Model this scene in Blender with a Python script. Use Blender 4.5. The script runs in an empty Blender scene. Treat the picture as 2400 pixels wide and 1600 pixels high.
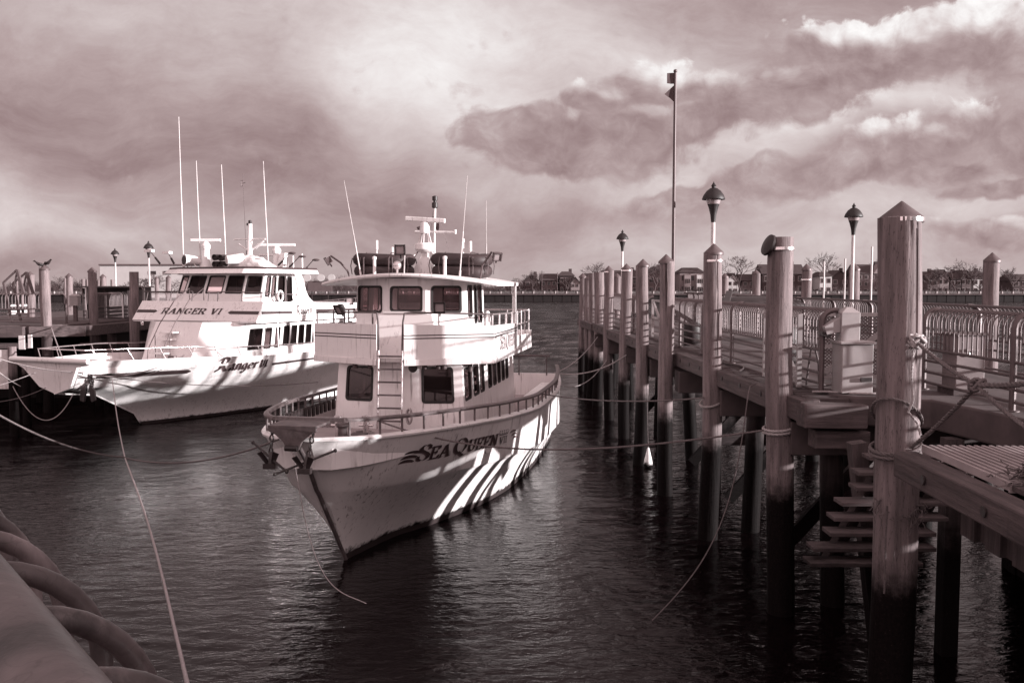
import bpy, math, random
import numpy as np
from mathutils import Vector, Matrix
R = math.radians
SC = bpy.context.scene
COL = SC.collection

# ------------------------------------------------------------------ camera
EYE = 5.0                    # eye height above the water
PITCH = 3.624
cam_d = bpy.data.cameras.new('camera'); cam_d.sensor_width = 36; cam_d.lens = 31.5
cam_d.clip_end = 4000; cam_d.clip_start = 0.05
cam = bpy.data.objects.new('camera', cam_d); COL.objects.link(cam)
cam.location = (0, 0, EYE); cam.rotation_euler = (R(90 - PITCH), 0, 0)
SC.camera = cam

# ------------------------------------------------------------------ light
SUN_AZ, SUN_EL = 104.5, 8.2
sd = Vector((math.sin(R(SUN_AZ)) * math.cos(R(SUN_EL)), math.cos(R(SUN_AZ)) * math.cos(R(SUN_EL)), math.sin(R(SUN_EL))))
sun_d = bpy.data.lights.new('sun', 'SUN'); sun_d.energy = 4.8; sun_d.angle = R(0.9); sun_d.color = (1.0, 0.96, 0.955)
sun = bpy.data.objects.new('sun', sun_d); COL.objects.link(sun)
sun.rotation_euler = sd.to_track_quat('Z', 'Y').to_euler()
SC.view_settings.view_transform = 'Standard'; SC.view_settings.look = 'None'
SC.view_settings.exposure = 1.05; SC.view_settings.gamma = 1.0
SC.cycles.max_bounces = 8; SC.cycles.transparent_max_bounces = 12
SC.cycles.caustics_reflective = False; SC.cycles.caustics_refractive = False


class NT:                                           # tiny node-tree helper
    def __init__(s, tree): s.t = tree
    def new(s, typ, **kw):
        n = s.t.nodes.new(typ)
        for k, v in kw.items(): setattr(n, k, v)
        return n
    def put(s, sock, v):
        if isinstance(v, bpy.types.NodeSocket): s.t.links.new(v, sock)
        elif v is not None: sock.default_value = v
    def m(s, op, a, b=None, c=None, clamp=False):
        n = s.new('ShaderNodeMath', operation=op, use_clamp=clamp)
        for i, v in enumerate((a, b, c)): s.put(n.inputs[i], v)
        return n.outputs[0]
    def vm(s, op, a, b=None):
        n = s.new('ShaderNodeVectorMath', operation=op)
        s.put(n.inputs[0], a)
        if b is not None: s.put(n.inputs[1], b)
        return n.outputs['Value'] if op in ('LENGTH', 'DOT_PRODUCT', 'DISTANCE') else n.outputs['Vector']
    def noise(s, vec, scale, detail=5, rough=.55, dist=0, dim='3D'):
        n = s.new('ShaderNodeTexNoise', noise_dimensions=dim); s.put(n.inputs['Vector'], vec)
        n.inputs['Scale'].default_value = scale; n.inputs['Detail'].default_value = detail
        n.inputs['Roughness'].default_value = rough; n.inputs['Distortion'].default_value = dist
        return n.outputs['Fac']
    def smooth(s, v, a, b, lo=0.0, hi=1.0):
        n = s.new('ShaderNodeMapRange', interpolation_type='SMOOTHSTEP'); s.put(n.inputs[0], v)
        for i, x in enumerate((a, b, lo, hi)): n.inputs[i + 1].default_value = x
        return n.outputs[0]
    def mixf(s, f, a, b):
        n = s.new('ShaderNodeMix', data_type='FLOAT'); s.put(n.inputs[0], f); s.put(n.inputs[2], a); s.put(n.inputs[3], b)
        return n.outputs[0]
    def mixc(s, f, a, b, blend='MIX'):
        n = s.new('ShaderNodeMix', data_type='RGBA', blend_type=blend); s.put(n.inputs[0], f); s.put(n.inputs[6], a); s.put(n.inputs[7], b)
        return n.outputs[2]
    def ramp(s, v, stops):
        n = s.new('ShaderNodeValToRGB'); s.put(n.inputs[0], v); e = n.color_ramp.elements
        while len(e) < len(stops): e.new(0.5)
        for el, (p, c) in zip(e, stops):
            el.position = p; el.color = (c[0], c[1], c[2], 1) if not isinstance(c, float) else (c, c, c, 1)
        return n.outputs[0]


BACK = 1.55                                           # how much brighter the sky is behind the photographer
SKYGAIN = 4.85
# ------------------------------------------------------------------ sky: Nishita + cloud cover
W = bpy.data.worlds.new("World"); SC.world = W; W.use_nodes = True
for n in list(W.node_tree.nodes): W.node_tree.nodes.remove(n)
k = NT(W.node_tree)
geo = k.new('ShaderNodeTexCoord').outputs['Generated']
sep = k.new('ShaderNodeSeparateXYZ'); k.put(sep.inputs[0], geo)
dx, dy, dz = sep.outputs
yy = k.m('MAXIMUM', dy, 0.3)
U = k.m('DIVIDE', dx, yy); V = k.m('DIVIDE', dz, yy)
cmb = k.new('ShaderNodeCombineXYZ'); k.put(cmb.inputs[0], U); k.put(cmb.inputs[1], V)
P0 = cmb.outputs[0]


def uv(px, py): return ((px - 1200) / 2100.0, (667 - py) / 2130.0, 0.0)


def warped(vec, amp, scale, seed):
    n = k.new('ShaderNodeTexNoise', noise_dimensions='2D'); n.inputs['Scale'].default_value = scale; n.inputs['Detail'].default_value = 3
    n.inputs['Roughness'].default_value = .55
    k.put(n.inputs['Vector'], k.vm('ADD', vec, (seed, seed * .7, 0)))
    return k.vm('ADD', vec, k.vm('MULTIPLY', k.vm('SUBTRACT', n.outputs['Color'], (.5, .5, .5)), (amp, amp * .6, 0)))


def blob(vec, px, py, sx, sy, rot=0.0):             # 1 at the centre, 0 at the ellipse edge
    c = uv(px, py)
    d = k.vm('SUBTRACT', vec, c)
    if rot:
        m = k.new('ShaderNodeVectorRotate', rotation_type='Z_AXIS'); k.put(m.inputs['Vector'], d); m.inputs['Angle'].default_value = R(rot)
        d = m.outputs[0]
    d = k.vm('MULTIPLY', d, (2100.0 / sx, 2130.0 / sy, 0))
    return k.m('SUBTRACT', 1.0, k.vm('LENGTH', d), clamp=True)


# high, soft cover
Ps = warped(P0, .16, 4.5, 3.1)
soft = None
for (px, py, sx, sy, rot, amp) in [
        (1080, 90, 560, 330, 0, .36), (980, 300, 430, 240, 20, .20), (330, 20, 620, 130, 0, .12), (700, 120, 520, 220, 0, .09), (2100, -60, 900, 160, 0, -.05),
        (330, 330, 800, 200, 0, -.13), (360, 430, 420, 90, 0, -.13), (120, 390, 260, 90, 0, -.08), (940, 460, 560, 210, 0, -.14), (40, 210, 340, 240, 0, -.06),
        (-20, 470, 420, 190, 0, .22), (330, 435, 190, 80, 0, .20), (300, 565, 560, 90, 0, .12), (150, 640, 700, 60, 0, -.05),
        (1880, 275, 460, 110, -20, .34), (1400, 430, 560, 70, 0, .20), (1530, 180, 330, 130, 0, .26), (1500, 60, 700, 150, 0, .02),
        (1760, 550, 800, 110, 0, .10), (2150, 470, 500, 90, 0, .14), (2100, 215, 420, 70, -12, .18), (2350, 470, 240, 60, 0, .10), (1950, 610, 1000, 110, 0, .12)]:
    b = blob(Ps, px, py, sx, sy, rot)
    b = k.m('MULTIPLY', k.m('MULTIPLY', b, b), k.m('SUBTRACT', 3.0, k.m('MULTIPLY', b, 2.0)))
    soft = k.m('MULTIPLY_ADD', b, amp, soft if soft is not None else 0.47)
fine = k.noise(k.vm('MULTIPLY', Ps, (1.0, 2.4, 1.0)), 6.5, 8, .68, 0, '2D')
soft = k.m('MULTIPLY_ADD', k.m('SUBTRACT', fine, .5), .36, soft)
soft = k.m('MAXIMUM', soft, .28)

# cumulus: (px, py, half width, half height, tilt, brightness of its sunlit top)
CUM = [(1290, 335, 260, 90, 0, .18), (1205, 310, 120, 55, 0, .25), (1400, 245, 105, 52, 0, .9), (1515, 215, 130, 66, -5, .80), (1470, 335, 200, 80, 0, .15), (1655, 212, 105, 42, -12, .75), (1670, 285, 170, 60, -10, .30), (1840, 225, 270, 85, -12, .35),
       (1950, 108, 180, 58, -6, 1.0), (2140, 108, 240, 90, -8, 1.0), (2360, 95, 220, 115, 0, 1.05), (2060, 170, 260, 60, -10, .3), (2110, 325, 200, 58, -6, .85), (2270, 285, 115, 50, 0, .95), (2440, 350, 180, 105, 0, .15), (2360, 550, 180, 38, 0, .5),
       (1640, 450, 240, 40, -14, .15), (1960, 395, 300, 52, -8, .25), (1330, 395, 140, 38, 0, .1), (2330, 440, 160, 28, -8, .3), (1780, 400, 130, 40, -10, .3), (2200, 400, 150, 36, -6, .35)]
Wp = warped(P0, .060, 10.0, 8.3)
vor = k.new('ShaderNodeTexVoronoi', feature='SMOOTH_F1', voronoi_dimensions='2D'); vor.inputs['Scale'].default_value = 26.0; vor.inputs['Smoothness'].default_value = .35
vor.inputs['Detail'].default_value = 1.0; vor.inputs['Roughness'].default_value = .5
k.put(vor.inputs['Vector'], k.vm('MULTIPLY', warped(P0, .03, 16.0, 1.7), (1.0, 1.15, 1.0)))
puff = k.m('SUBTRACT', .55, vor.outputs['Distance'])
billow = k.noise(k.vm('MULTIPLY', Wp, (1.0, 1.2, 1.0)), 13.0, 6, .64, 0, '2D')
dmax = None; num = None; den = None
for (px, py, sx, sy, rot, br) in CUM:
    c = uv(px, py)
    dd = k.vm('SUBTRACT', Wp, c)
    if rot:
        mm = k.new('ShaderNodeVectorRotate', rotation_type='Z_AXIS'); k.put(mm.inputs['Vector'], dd); mm.inputs['Angle'].default_value = R(rot); dd = mm.outputs[0]
    dd = k.vm('MULTIPLY', dd, (1620.0 / sx, 1600.0 / sy, 0))
    b = k.m('SUBTRACT', 1.0, k.vm('LENGTH', dd), clamp=True)
    sp = k.new('ShaderNodeSeparateXYZ'); k.put(sp.inputs[0], dd)
    hgt = k.m('MULTIPLY', k.m('MULTIPLY_ADD', sp.outputs[1], 1.0, k.m('MULTIPLY', sp.outputs[0], .35)), 1.0)
    hb = k.m('MULTIPLY', k.smooth(hgt, -.30, .60), br)
    w2 = k.m('MULTIPLY', b, b)
    num = k.m('MULTIPLY', hb, w2) if num is None else k.m('MULTIPLY_ADD', hb, w2, num)
    den = w2 if den is None else k.m('ADD', w2, den)
    dmax = b if dmax is None else k.m('SMOOTH_MAX', dmax, b, .10)
field = k.m('ADD', k.m('MULTIPLY_ADD', k.m('SUBTRACT', billow, .5), 1.0, dmax), k.m('MULTIPLY', puff, .34))
gate = k.smooth(dmax, .015, .10)
top = k.m('DIVIDE', num, k.m('ADD', den, .0005))
wid = k.mixf(k.m('MINIMUM', top, 1.0), .34, .17)
sm = k.new('ShaderNodeMapRange', interpolation_type='SMOOTHSTEP'); k.put(sm.inputs[0], field); sm.inputs[1].default_value = .15
k.put(sm.inputs[2], k.m('ADD', .15, wid))
dens = k.m('MULTIPLY', sm.outputs[0], gate)
shade = k.m('ADD', k.m('MULTIPLY', k.m('SUBTRACT', billow, .5), .9), k.m('MULTIPLY', puff, .55))
grain = k.noise(k.vm('MULTIPLY', Wp, (1.0, 1.5, 1.0)), 46.0, 5, .65, 0, '2D')
litv = k.smooth(k.m('MULTIPLY_ADD', k.m('MULTIPLY', top, 1.0), 1.0, k.m('MULTIPLY', shade, k.m('MULTIPLY_ADD', top, .9, .15))), .06, 1.12)
body = k.m('ADD', k.m('MULTIPLY_ADD', k.m('SUBTRACT', billow, .5), .42, .40), k.m('MULTIPLY', puff, .10))
cumc = k.mixf(litv, body, 1.02)
val = k.mixf(k.m('MULTIPLY', dens, .95), soft, cumc)
val = k.m('MULTIPLY', val, k.m('MULTIPLY_ADD', k.m('SUBTRACT', grain, .5), k.m('MULTIPLY_ADD', dens, .30, .12), 1.0))
# bright broken cover behind the photographer and overhead
back = k.smooth(dy, .30, -.45)
zen = k.smooth(dz, .42, .85)
boost = k.m('ADD', k.m('MULTIPLY_ADD', back, BACK, 1.0), k.m('MULTIPLY', zen, .2))
DUO = [(0, (0, 0, 0)), (.08, (.08, .046, .049)), (.30, (.30, .207, .21)), (.45, (.45, .345, .345)), (.72, (.72, .635, .63)), (1.0, (1.0, .975, .97))]
gain = k.m('MULTIPLY', k.m('MAXIMUM', val, 1.0), boost)
duo = k.ramp(k.m('MINIMUM', val, 1.0), DUO)
duo = k.vm('SCALE', duo, None); k.put(duo.node.inputs['Scale'], k.m('MULTIPLY', gain, SKYGAIN))
sky = k.new('ShaderNodeTexSky', sky_type='NISHITA', sun_disc=False)
sky.sun_elevation = R(SUN_EL); sky.sun_rotation = R(SUN_AZ)
bw = k.new('ShaderNodeRGBToBW'); k.put(bw.inputs[0], sky.outputs[0])
nis = k.mixc(1.0, bw.outputs[0], (1.0, .80, .80, 1), 'MULTIPLY')
col = k.mixc(.93, nis, duo)
bg = k.new('ShaderNodeBackground'); k.put(bg.inputs[0], col); bg.inputs[1].default_value = 0.1
k.put(k.new('ShaderNodeOutputWorld').inputs[0], bg.outputs[0])
W.cycles.sampling_method = 'MANUAL'; W.cycles.sample_map_resolution = 512

# ------------------------------------------------------------------ materials
T = (1.0, .835, .848)                                 # the faint rose tone of the whole place


def grey(v, t=1.0):
    t = t * (1 + .75 * (1 - min(1.0, v / .30)))
    return (v, v * (1 - (1 - T[1]) * t), v * (1 - (1 - T[2]) * t), 1)


MATS = {}


def mat(name, base, rough=.6, metal=0.0, var=.18, scale=4.0, stretch=(1, 1, 1), bump=.15, spec=.4, bscale=None, dirt=0.0, dirtc=.18, wet=None, crack=0.0, streak=0.0):
    if name in MATS: return MATS[name]
    m = bpy.data.materials.new(name); m.use_nodes = True
    t = NT(m.node_tree); bs = m.node_tree.nodes['Principled BSDF']
    co = t.new('ShaderNodeTexCoord').outputs['Object']
    v = t.vm('MULTIPLY', co, stretch)
    n = t.noise(v, scale, 7, .6)
    c0 = tuple(x * (1 - var) for x in base[:3]); c1 = tuple(min(1, x * (1 + var)) for x in base[:3])
    c = t.ramp(n, [(.28, c0), (.72, c1)])
    if dirt:
        d = t.noise(t.vm('MULTIPLY', co, (2.2, 2.2, .35)), 2.2, 8, .65)
        d = t.smooth(d, .56, .72, 0, dirt)
        c = t.mixc(d, c, grey(dirtc))
        d2 = t.smooth(t.noise(co, 23.0, 4, .6), .66, .74, 0, dirt * .7)
        c = t.mixc(d2, c, grey(dirtc * .7))
    if streak:                                      # rust runs and water stains, drawn downwards
        r1 = t.noise(t.vm('MULTIPLY', co, (9, 9, .55)), 1.6, 4, .6)
        r2 = t.noise(co, .9, 3, .5)
        rs_ = t.m('MULTIPLY', t.smooth(r1, .55, .68), t.smooth(r2, .40, .62))
        c = t.mixc(t.m('MULTIPLY', rs_, streak), c, grey(.16, 1.2))
    if crack:
        w = t.noise(t.vm('MULTIPLY', co, tuple(s * 2.0 for s in stretch)), scale * 1.6, 3, .5)
        w = t.smooth(t.m('ABSOLUTE', t.m('SUBTRACT', w, .5)), .0, .018, crack, 0)
        c = t.mixc(w, c, grey(.02))
    if wet:                                         # weed and mussels below the tide line; painted shade on the stair timber
        g = t.new('ShaderNodeNewGeometry'); s = t.new('ShaderNodeSeparateXYZ'); t.put(s.inputs[0], g.outputs['Position'])
        zz = t.m('MULTIPLY_ADD', t.m('SUBTRACT', t.noise(co, 5.0, 5, .65), .5), wet[2] if len(wet) > 2 else .9, s.outputs[2])
        f = t.smooth(zz, wet[0], wet[1], 1, 0)
        mus_shade = t.ramp(t.noise(co, 38.0, 4, .7), [(.35, grey(.002, 1.3)), (.64, grey(.008, 1.3)), (.80, grey(.045, 1.3))])
        c = t.mixc(f, c, mus_shade)
        t.put(bs.inputs['Roughness'], t.mixf(f, rough, .7)); wet_shade_f = f
    else:
        t.put(bs.inputs['Roughness'], t.m('MULTIPLY_ADD', t.m('SUBTRACT', n, .5), .3, rough, clamp=True))
    t.put(bs.inputs['Base Color'], c)
    bs.inputs['Metallic'].default_value = metal
    bs.inputs['Specular IOR Level'].default_value = spec
    if wet: t.put(bs.inputs['Specular IOR Level'], t.mixf(wet_shade_f, spec, .08))
    if bump:
        b = t.new('ShaderNodeBump'); b.inputs['Strength'].default_value = bump; b.inputs['Distance'].default_value = .02
        t.put(b.inputs['Height'], t.noise(v, bscale or scale * 4, 6, .6) if bscale else n)
        t.put(bs.inputs['Normal'], b.outputs[0])
    MATS[name] = m
    return m


WHITE = mat('white_boat_paint', (.79, .745, .745), .32, var=.07, scale=1.6, bump=.04, dirt=.55, dirtc=.30, streak=.7, wet=(.10, .24, .42))
WHITE2 = mat('white_gelcoat', (.80, .76, .76), .28, var=.05, scale=1.2, bump=.03, dirt=.35, dirtc=.36, streak=.45, wet=(.06, .18, .3))
DECK = mat('grey_deck_paint', grey(.30), .7, var=.2, scale=3, bump=.1)
STRIPE = mat('dark_stripe_paint', grey(.05, 1.3), .45, var=.2, bump=0)
LETTER = mat('dark_letter_paint', grey(.045, 1.3), .5, var=.3, bump=0)
LETTER2 = mat('letter_shadow_paint', grey(.16, 1.3), .5, var=.15, bump=0)
BOOT = mat('antifouling_paint', grey(.025, 1.2), .6, var=.5, scale=5, bump=.3)
TRIMW = mat('varnished_rail_wood', grey(.13, .85), .5, var=.35, scale=4, stretch=(6, 1, 6), bump=.1)
RUST = mat('rusty_brown_steel', grey(.10, .85), .7, var=.45, scale=6, bump=.4)
BLACK = mat('black_metal', grey(.03), .5, var=.4, scale=6, bump=.15)
RUBBER = mat('black_rubber_gasket', grey(.015), .6, var=.2, bump=0)
STEEL = mat('galvanised_steel', grey(.12), .5, .3, var=.2, scale=7, bump=.06)
BRIGHT = mat('bright_metal_band', grey(.85, .5), .22, .9, var=.08, scale=9, bump=.05)
CHROME = mat('stainless_tube', grey(.62, .6), .25, .8, var=.1, scale=5, bump=.02)
WPOLE = mat('white_pole_paint', (.60, .55, .55), .5, var=.2, scale=7, bump=.06, dirt=.75, dirtc=.2)
LAMPM = mat('dark_lamp_metal', grey(.02, 1.0), .55, var=.3, scale=6, bump=.1)
LGLASS = mat('frosted_lamp_glass', grey(.34), .35, var=.1, bump=0)
PILE = mat('weathered_pile_timber', grey(.185, 1.0), .85, var=.5, scale=3.2, stretch=(4, 4, .28), bump=.8, wet=(1.7, 2.25, .6), crack=.7, dirt=.5, dirtc=.06)
TIMX = mat('timber_grain_across', grey(.085, 1.0), .85, var=.5, scale=3.0, stretch=(.35, 5, 5), bump=.7, crack=.5, dirt=.5, dirtc=.04, wet=(1.3, 2.3))  # low darkening is shade painted on the stair treads
TIMY = mat('timber_grain_along', grey(.085, 1.0), .85, var=.5, scale=3.0, stretch=(5, .35, 5), bump=.7, crack=.5, dirt=.5, dirtc=.04)
TIMZ = mat('timber_grain_upright', grey(.07, 1.0), .85, var=.5, scale=3.0, stretch=(5, 5, .35), bump=.7, crack=.5, dirt=.5, dirtc=.04, wet=(1.3, 2.3))  # darkened low down with painted shade, like the treads
PLANK = mat('deck_planks', grey(.07, 1.0), .9, var=.45, scale=2.2, stretch=(.4, 7, 1), bump=.5, crack=.3)
CONC = mat('weathered_concrete', grey(.085), .9, var=.3, scale=2.5, bump=.35, dirt=.5, dirtc=.10)
CABIN = mat('grey_cabinet_paint', grey(.33, .7), .5, var=.1, scale=3, bump=.05, dirt=.4, dirtc=.25)
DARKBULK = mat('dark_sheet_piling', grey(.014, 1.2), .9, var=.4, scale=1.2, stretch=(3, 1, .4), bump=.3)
ROPEW = mat('pale_rope', grey(.36, .7), .9, var=.25, scale=30, bump=.3)
ROPED = mat('dark_rope', grey(.13, .8), .9, var=.35, scale=30, bump=.4)
FLOATM = mat('dark_life_float_canvas', grey(.035, 1.35), .6, var=.45, scale=5, bump=.3)
CLOTH = mat('white_tarpaulin', (.74, .70, .70), .6, var=.12, scale=3, bump=.9, bscale=5)
FLAG = mat('dark_flag_cloth', grey(.08, 1.3), .8, var=.3, bump=.1)
GRASS = mat('winter_ground', grey(.09), .95, var=.4, scale=.5, bump=.2)
BARK = mat('bare_branch_bark', grey(.085, 1.1), .9, var=.3, scale=3, bump=.1)
SHADEPILE = mat('shaded_pile_timber', grey(.05, 1.1), .9, var=.5, scale=3.2, stretch=(4, 4, .28), bump=.8, wet=(1.6, 2.4, .6), dirt=.5, dirtc=.02)  # pile timber with the shade under the decks put into its colour
BUSH = mat('evergreen_hedge', grey(.035), .9, var=.5, scale=2, bump=.3)


def glass_mat(name, tint, dark):
    m = bpy.data.materials.new(name); m.use_nodes = True; t = NT(m.node_tree)
    for n in list(m.node_tree.nodes): m.node_tree.nodes.remove(n)
    gl = t.new('ShaderNodeBsdfGlossy'); gl.inputs['Roughness'].default_value = .03; gl.inputs[0].default_value = grey(.9)
    tr = t.new('ShaderNodeBsdfTransparent'); tr.inputs[0].default_value = grey(tint)
    df = t.new('ShaderNodeBsdfDiffuse'); df.inputs[0].default_value = grey(dark)
    lw = t.new('ShaderNodeFresnel'); lw.inputs[0].default_value = 1.5
    a = t.new('ShaderNodeMixShader'); a.inputs[0].default_value = .12; t.put(a.inputs[1], tr.outputs[0]); t.put(a.inputs[2], df.outputs[0])
    x = t.new('ShaderNodeMixShader'); t.put(x.inputs[0], lw.outputs[0]); t.put(x.inputs[1], a.outputs[0]); t.put(x.inputs[2], gl.outputs[0])
    t.put(t.new('ShaderNodeOutputMaterial').inputs[0], x.outputs[0])
    return m


GLASS = glass_mat('tinted_window_glass', .72, .04)
DGLASS = glass_mat('dark_window_glass', .12, .02)


def water_mat():
    m = bpy.data.materials.new('harbour_water'); m.use_nodes = True; t = NT(m.node_tree)
    bs = m.node_tree.nodes['Principled BSDF']
    bs.inputs['Base Color'].default_value = (.004, .0022, .0025, 1); bs.inputs['Roughness'].default_value = .02
    bs.inputs['Specular Tint'].default_value = (1, .72, .75, 1); bs.inputs['IOR'].default_value = 1.33; bs.inputs['Specular IOR Level'].default_value = .5
    g = t.new('ShaderNodeNewGeometry').outputs['Position']
    s = t.new('ShaderNodeSeparateXYZ'); t.put(s.inputs[0], g)
    far = t.smooth(s.outputs[1], 18, 75)
    n1 = t.noise(t.vm('MULTIPLY', g, (.6, 1.25, 1)), 7.0, 3, .5, .8)
    n2 = t.noise(t.vm('MULTIPLY', g, (.8, 1.7, 1)), .9, 7, .62, .4)
    calm = t.smooth(t.noise(t.vm('MULTIPLY', g, (.22, .10, 1)), 1.0, 3, .5), .40, .62, .35, 1.0)
    h = t.m('MULTIPLY', calm, t.m('ADD', t.m('MULTIPLY', n1, t.mixf(far, .030, .06)), t.m('MULTIPLY', n2, t.mixf(far, .04, .55))))
    b = t.new('ShaderNodeBump'); b.inputs['Strength'].default_value = 1.0; b.inputs['Distance'].default_value = 1.0
    t.put(b.inputs['Height'], h); t.put(bs.inputs['Normal'], b.outputs[0])
    refl_dim = t.new('ShaderNodeBsdfDiffuse'); refl_dim.inputs[0].default_value = (.004, .002, .0024, 1)   # dark share that dims the reflections to deepen contrast
    mx = t.new('ShaderNodeMixShader'); mx.inputs[0].default_value = .10; t.put(mx.inputs[1], bs.outputs[0]); t.put(mx.inputs[2], refl_dim.outputs[0])
    t.put(m.node_tree.nodes['Material Output'].inputs[0], mx.outputs[0])
    return m


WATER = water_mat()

# ------------------------------------------------------------------ mesh helpers


class MB:
    def __init__(s): s.v = []; s.f = []
    def add(s, vs, fs):
        o = len(s.v); s.v += [tuple(x) for x in vs]; s.f += [tuple(i + o for i in f) for f in fs]
        return s
    def box(s, c, d, rz=0.0, M=None):
        x, y, z = d[0] / 2, d[1] / 2, d[2] / 2
        vs = [Vector((a * x, b * y, e * z)) for e in (-1, 1) for (a, b) in ((-1, -1), (1, -1), (1, 1), (-1, 1))]
        if M is not None: vs = [M @ v for v in vs]
        elif rz: vs = [Matrix.Rotation(rz, 3, 'Z') @ v for v in vs]
        vs = [v + Vector(c) for v in vs]
        return s.add(vs, [(3, 2, 1, 0), (4, 5, 6, 7), (0, 1, 5, 4), (1, 2, 6, 5), (2, 3, 7, 6), (3, 0, 4, 7)])
    def beam(s, a, b, w, h):                         # square bar from a to b
        a, b = Vector(a), Vector(b); d = (b - a); L = d.length; d.normalize()
        up = Vector((0, 0, 1)) if abs(d.z) < .95 else Vector((0, 1, 0))
        sx = d.cross(up).normalized(); sz = sx.cross(d)
        M = Matrix((sx, d, sz)).transposed()
        return s.box((a + b) / 2, (w, L, h), M=M)
    def tube(s, pts, r, n=8, cap=True):
        pts = [Vector(p) for p in pts]
        if not hasattr(r, '__len__'): r = [r] * len(pts)
        rings = []; prev = None
        for i, p in enumerate(pts):
            d = (pts[min(i + 1, len(pts) - 1)] - pts[max(i - 1, 0)])
            if d.length < 1e-9: d = Vector((0, 0, 1))
            d.normalize()
            if prev is None:
                up = Vector((0, 0, 1)) if abs(d.z) < .9 else Vector((1, 0, 0))
                a = d.cross(up).normalized()
            else:
                a = (prev - d * prev.dot(d))
                a = a.normalized() if a.length > 1e-6 else d.orthogonal().normalized()
            prev = a; b = d.cross(a)
            rings.append([p + (a * math.cos(2 * math.pi * j / n) + b * math.sin(2 * math.pi * j / n)) * r[i] for j in range(n)])
        return s.loft(rings, True, cap)
    def loft(s, rings, closed=True, cap=False):
        n = len(rings[0]); vs = [v for q in rings for v in q]; fs = []
        for i in range(len(rings) - 1):
            for j in range(n if closed else n - 1):
                jj = (j + 1) % n
                fs.append((i * n + j, i * n + jj, (i + 1) * n + jj, (i + 1) * n + j))
        if cap:
            fs.append(tuple(range(n - 1, -1, -1))); fs.append(tuple((len(rings) - 1) * n + j for j in range(n)))
        return s.add(vs, fs)
    def lathe(s, prof, c=(0, 0, 0), n=24, M=None):   # prof = [(radius, z)]
        rings = []
        for (r, z) in prof:
            q = [Vector((r * math.cos(2 * math.pi * j / n), r * math.sin(2 * math.pi * j / n), z)) for j in range(n)]
            if M is not None: q = [M @ v for v in q]
            rings.append([v + Vector(c) for v in q])
        return s.loft(rings, True, True)
    def prism(s, poly, z0, z1):                      # upright prism, z may be functions of (x, y)
        f0 = z0 if callable(z0) else (lambda x, y: z0); f1 = z1 if callable(z1) else (lambda x, y: z1)
        n = len(poly)
        vs = [(x, y, f0(x, y)) for x, y in poly] + [(x, y, f1(x, y)) for x, y in poly]
        return s.add(vs, [tuple(range(n - 1, -1, -1)), tuple(range(n, 2 * n))] + [(i, (i + 1) % n, n + (i + 1) % n, n + i) for i in range(n)])
    def slab(s, pts, nrm):                           # any polygon thickened along a vector
        n = len(pts); nrm = Vector(nrm); a = [Vector(p) for p in pts]; b = [p + nrm for p in a]
        return s.add(a + b, [tuple(range(n - 1, -1, -1)), tuple(range(n, 2 * n))] + [(i, (i + 1) % n, n + (i + 1) % n, n + i) for i in range(n)])
    def sphere(s, c, r, n=14, m=8, sc=(1, 1, 1)):
        rings = [[Vector(c) + Vector((math.cos(2 * math.pi * j / n) * math.sin(math.pi * i / m) * r * sc[0], math.sin(2 * math.pi * j / n) * math.sin(math.pi * i / m) * r * sc[1], math.cos(math.pi * i / m) * r * sc[2])) for j in range(n)] for i in range(m + 1)]
        for q in (rings[0], rings[-1]):
            for j in range(n): q[j] = q[j] + Vector((math.cos(2 * math.pi * j / n), math.sin(2 * math.pi * j / n), 0)) * 1e-4
        return s.loft(rings, True, True)
    def build(s, name, material, parent=None, smooth=35, bevel=0.0, label=None):
        me = bpy.data.meshes.new(name); me.from_pydata(s.v, [], s.f); me.validate(); me.update()
        import bmesh
        bm = bmesh.new(); bm.from_mesh(me); bmesh.ops.recalc_face_normals(bm, faces=bm.faces); bm.to_mesh(me); bm.free()
        me.materials.append(material)
        if smooth:
            me.polygons.foreach_set('use_smooth', [True] * len(me.polygons)); me.set_sharp_from_angle(angle=R(smooth))
        o = bpy.data.objects.new(name, me); COL.objects.link(o)
        if parent is not None: o.parent = parent
        if bevel:
            b = o.modifiers.new('edges', 'BEVEL'); b.width = bevel; b.segments = 2; b.limit_method = 'ANGLE'; b.angle_limit = R(40)
        if label: o['label'] = label
        return o


def thing(name, label, cat, loc=(0, 0, 0), rz=0.0, group=None):
    o = bpy.data.objects.new(name, None); COL.objects.link(o); o.empty_display_size = .3
    o.location = loc; o.rotation_euler = (0, 0, rz); o['label'] = label; o['category'] = cat
    if group: o['group'] = group
    return o


def tag(o, label, cat, group=None):
    o['label'] = label; o['category'] = cat
    if group: o['group'] = group
    return o


def struct(o, label=None):
    o['kind'] = 'structure'
    if label: o['label'] = label
    return o


def dup(root, loc=None, rz=None, label=None, group=None, scale=None):
    def cp(o, par):
        c = o.copy(); COL.objects.link(c)
        if par is not None: c.parent = par
        for ch in o.children: cp(ch, c)
        return c
    r = cp(root, None)
    if loc is not None: r.location = loc
    if rz is not None: r.rotation_euler = (0, 0, rz)
    if scale is not None: r.scale = scale
    if label: r['label'] = label
    if group: r['group'] = group
    return r


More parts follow.
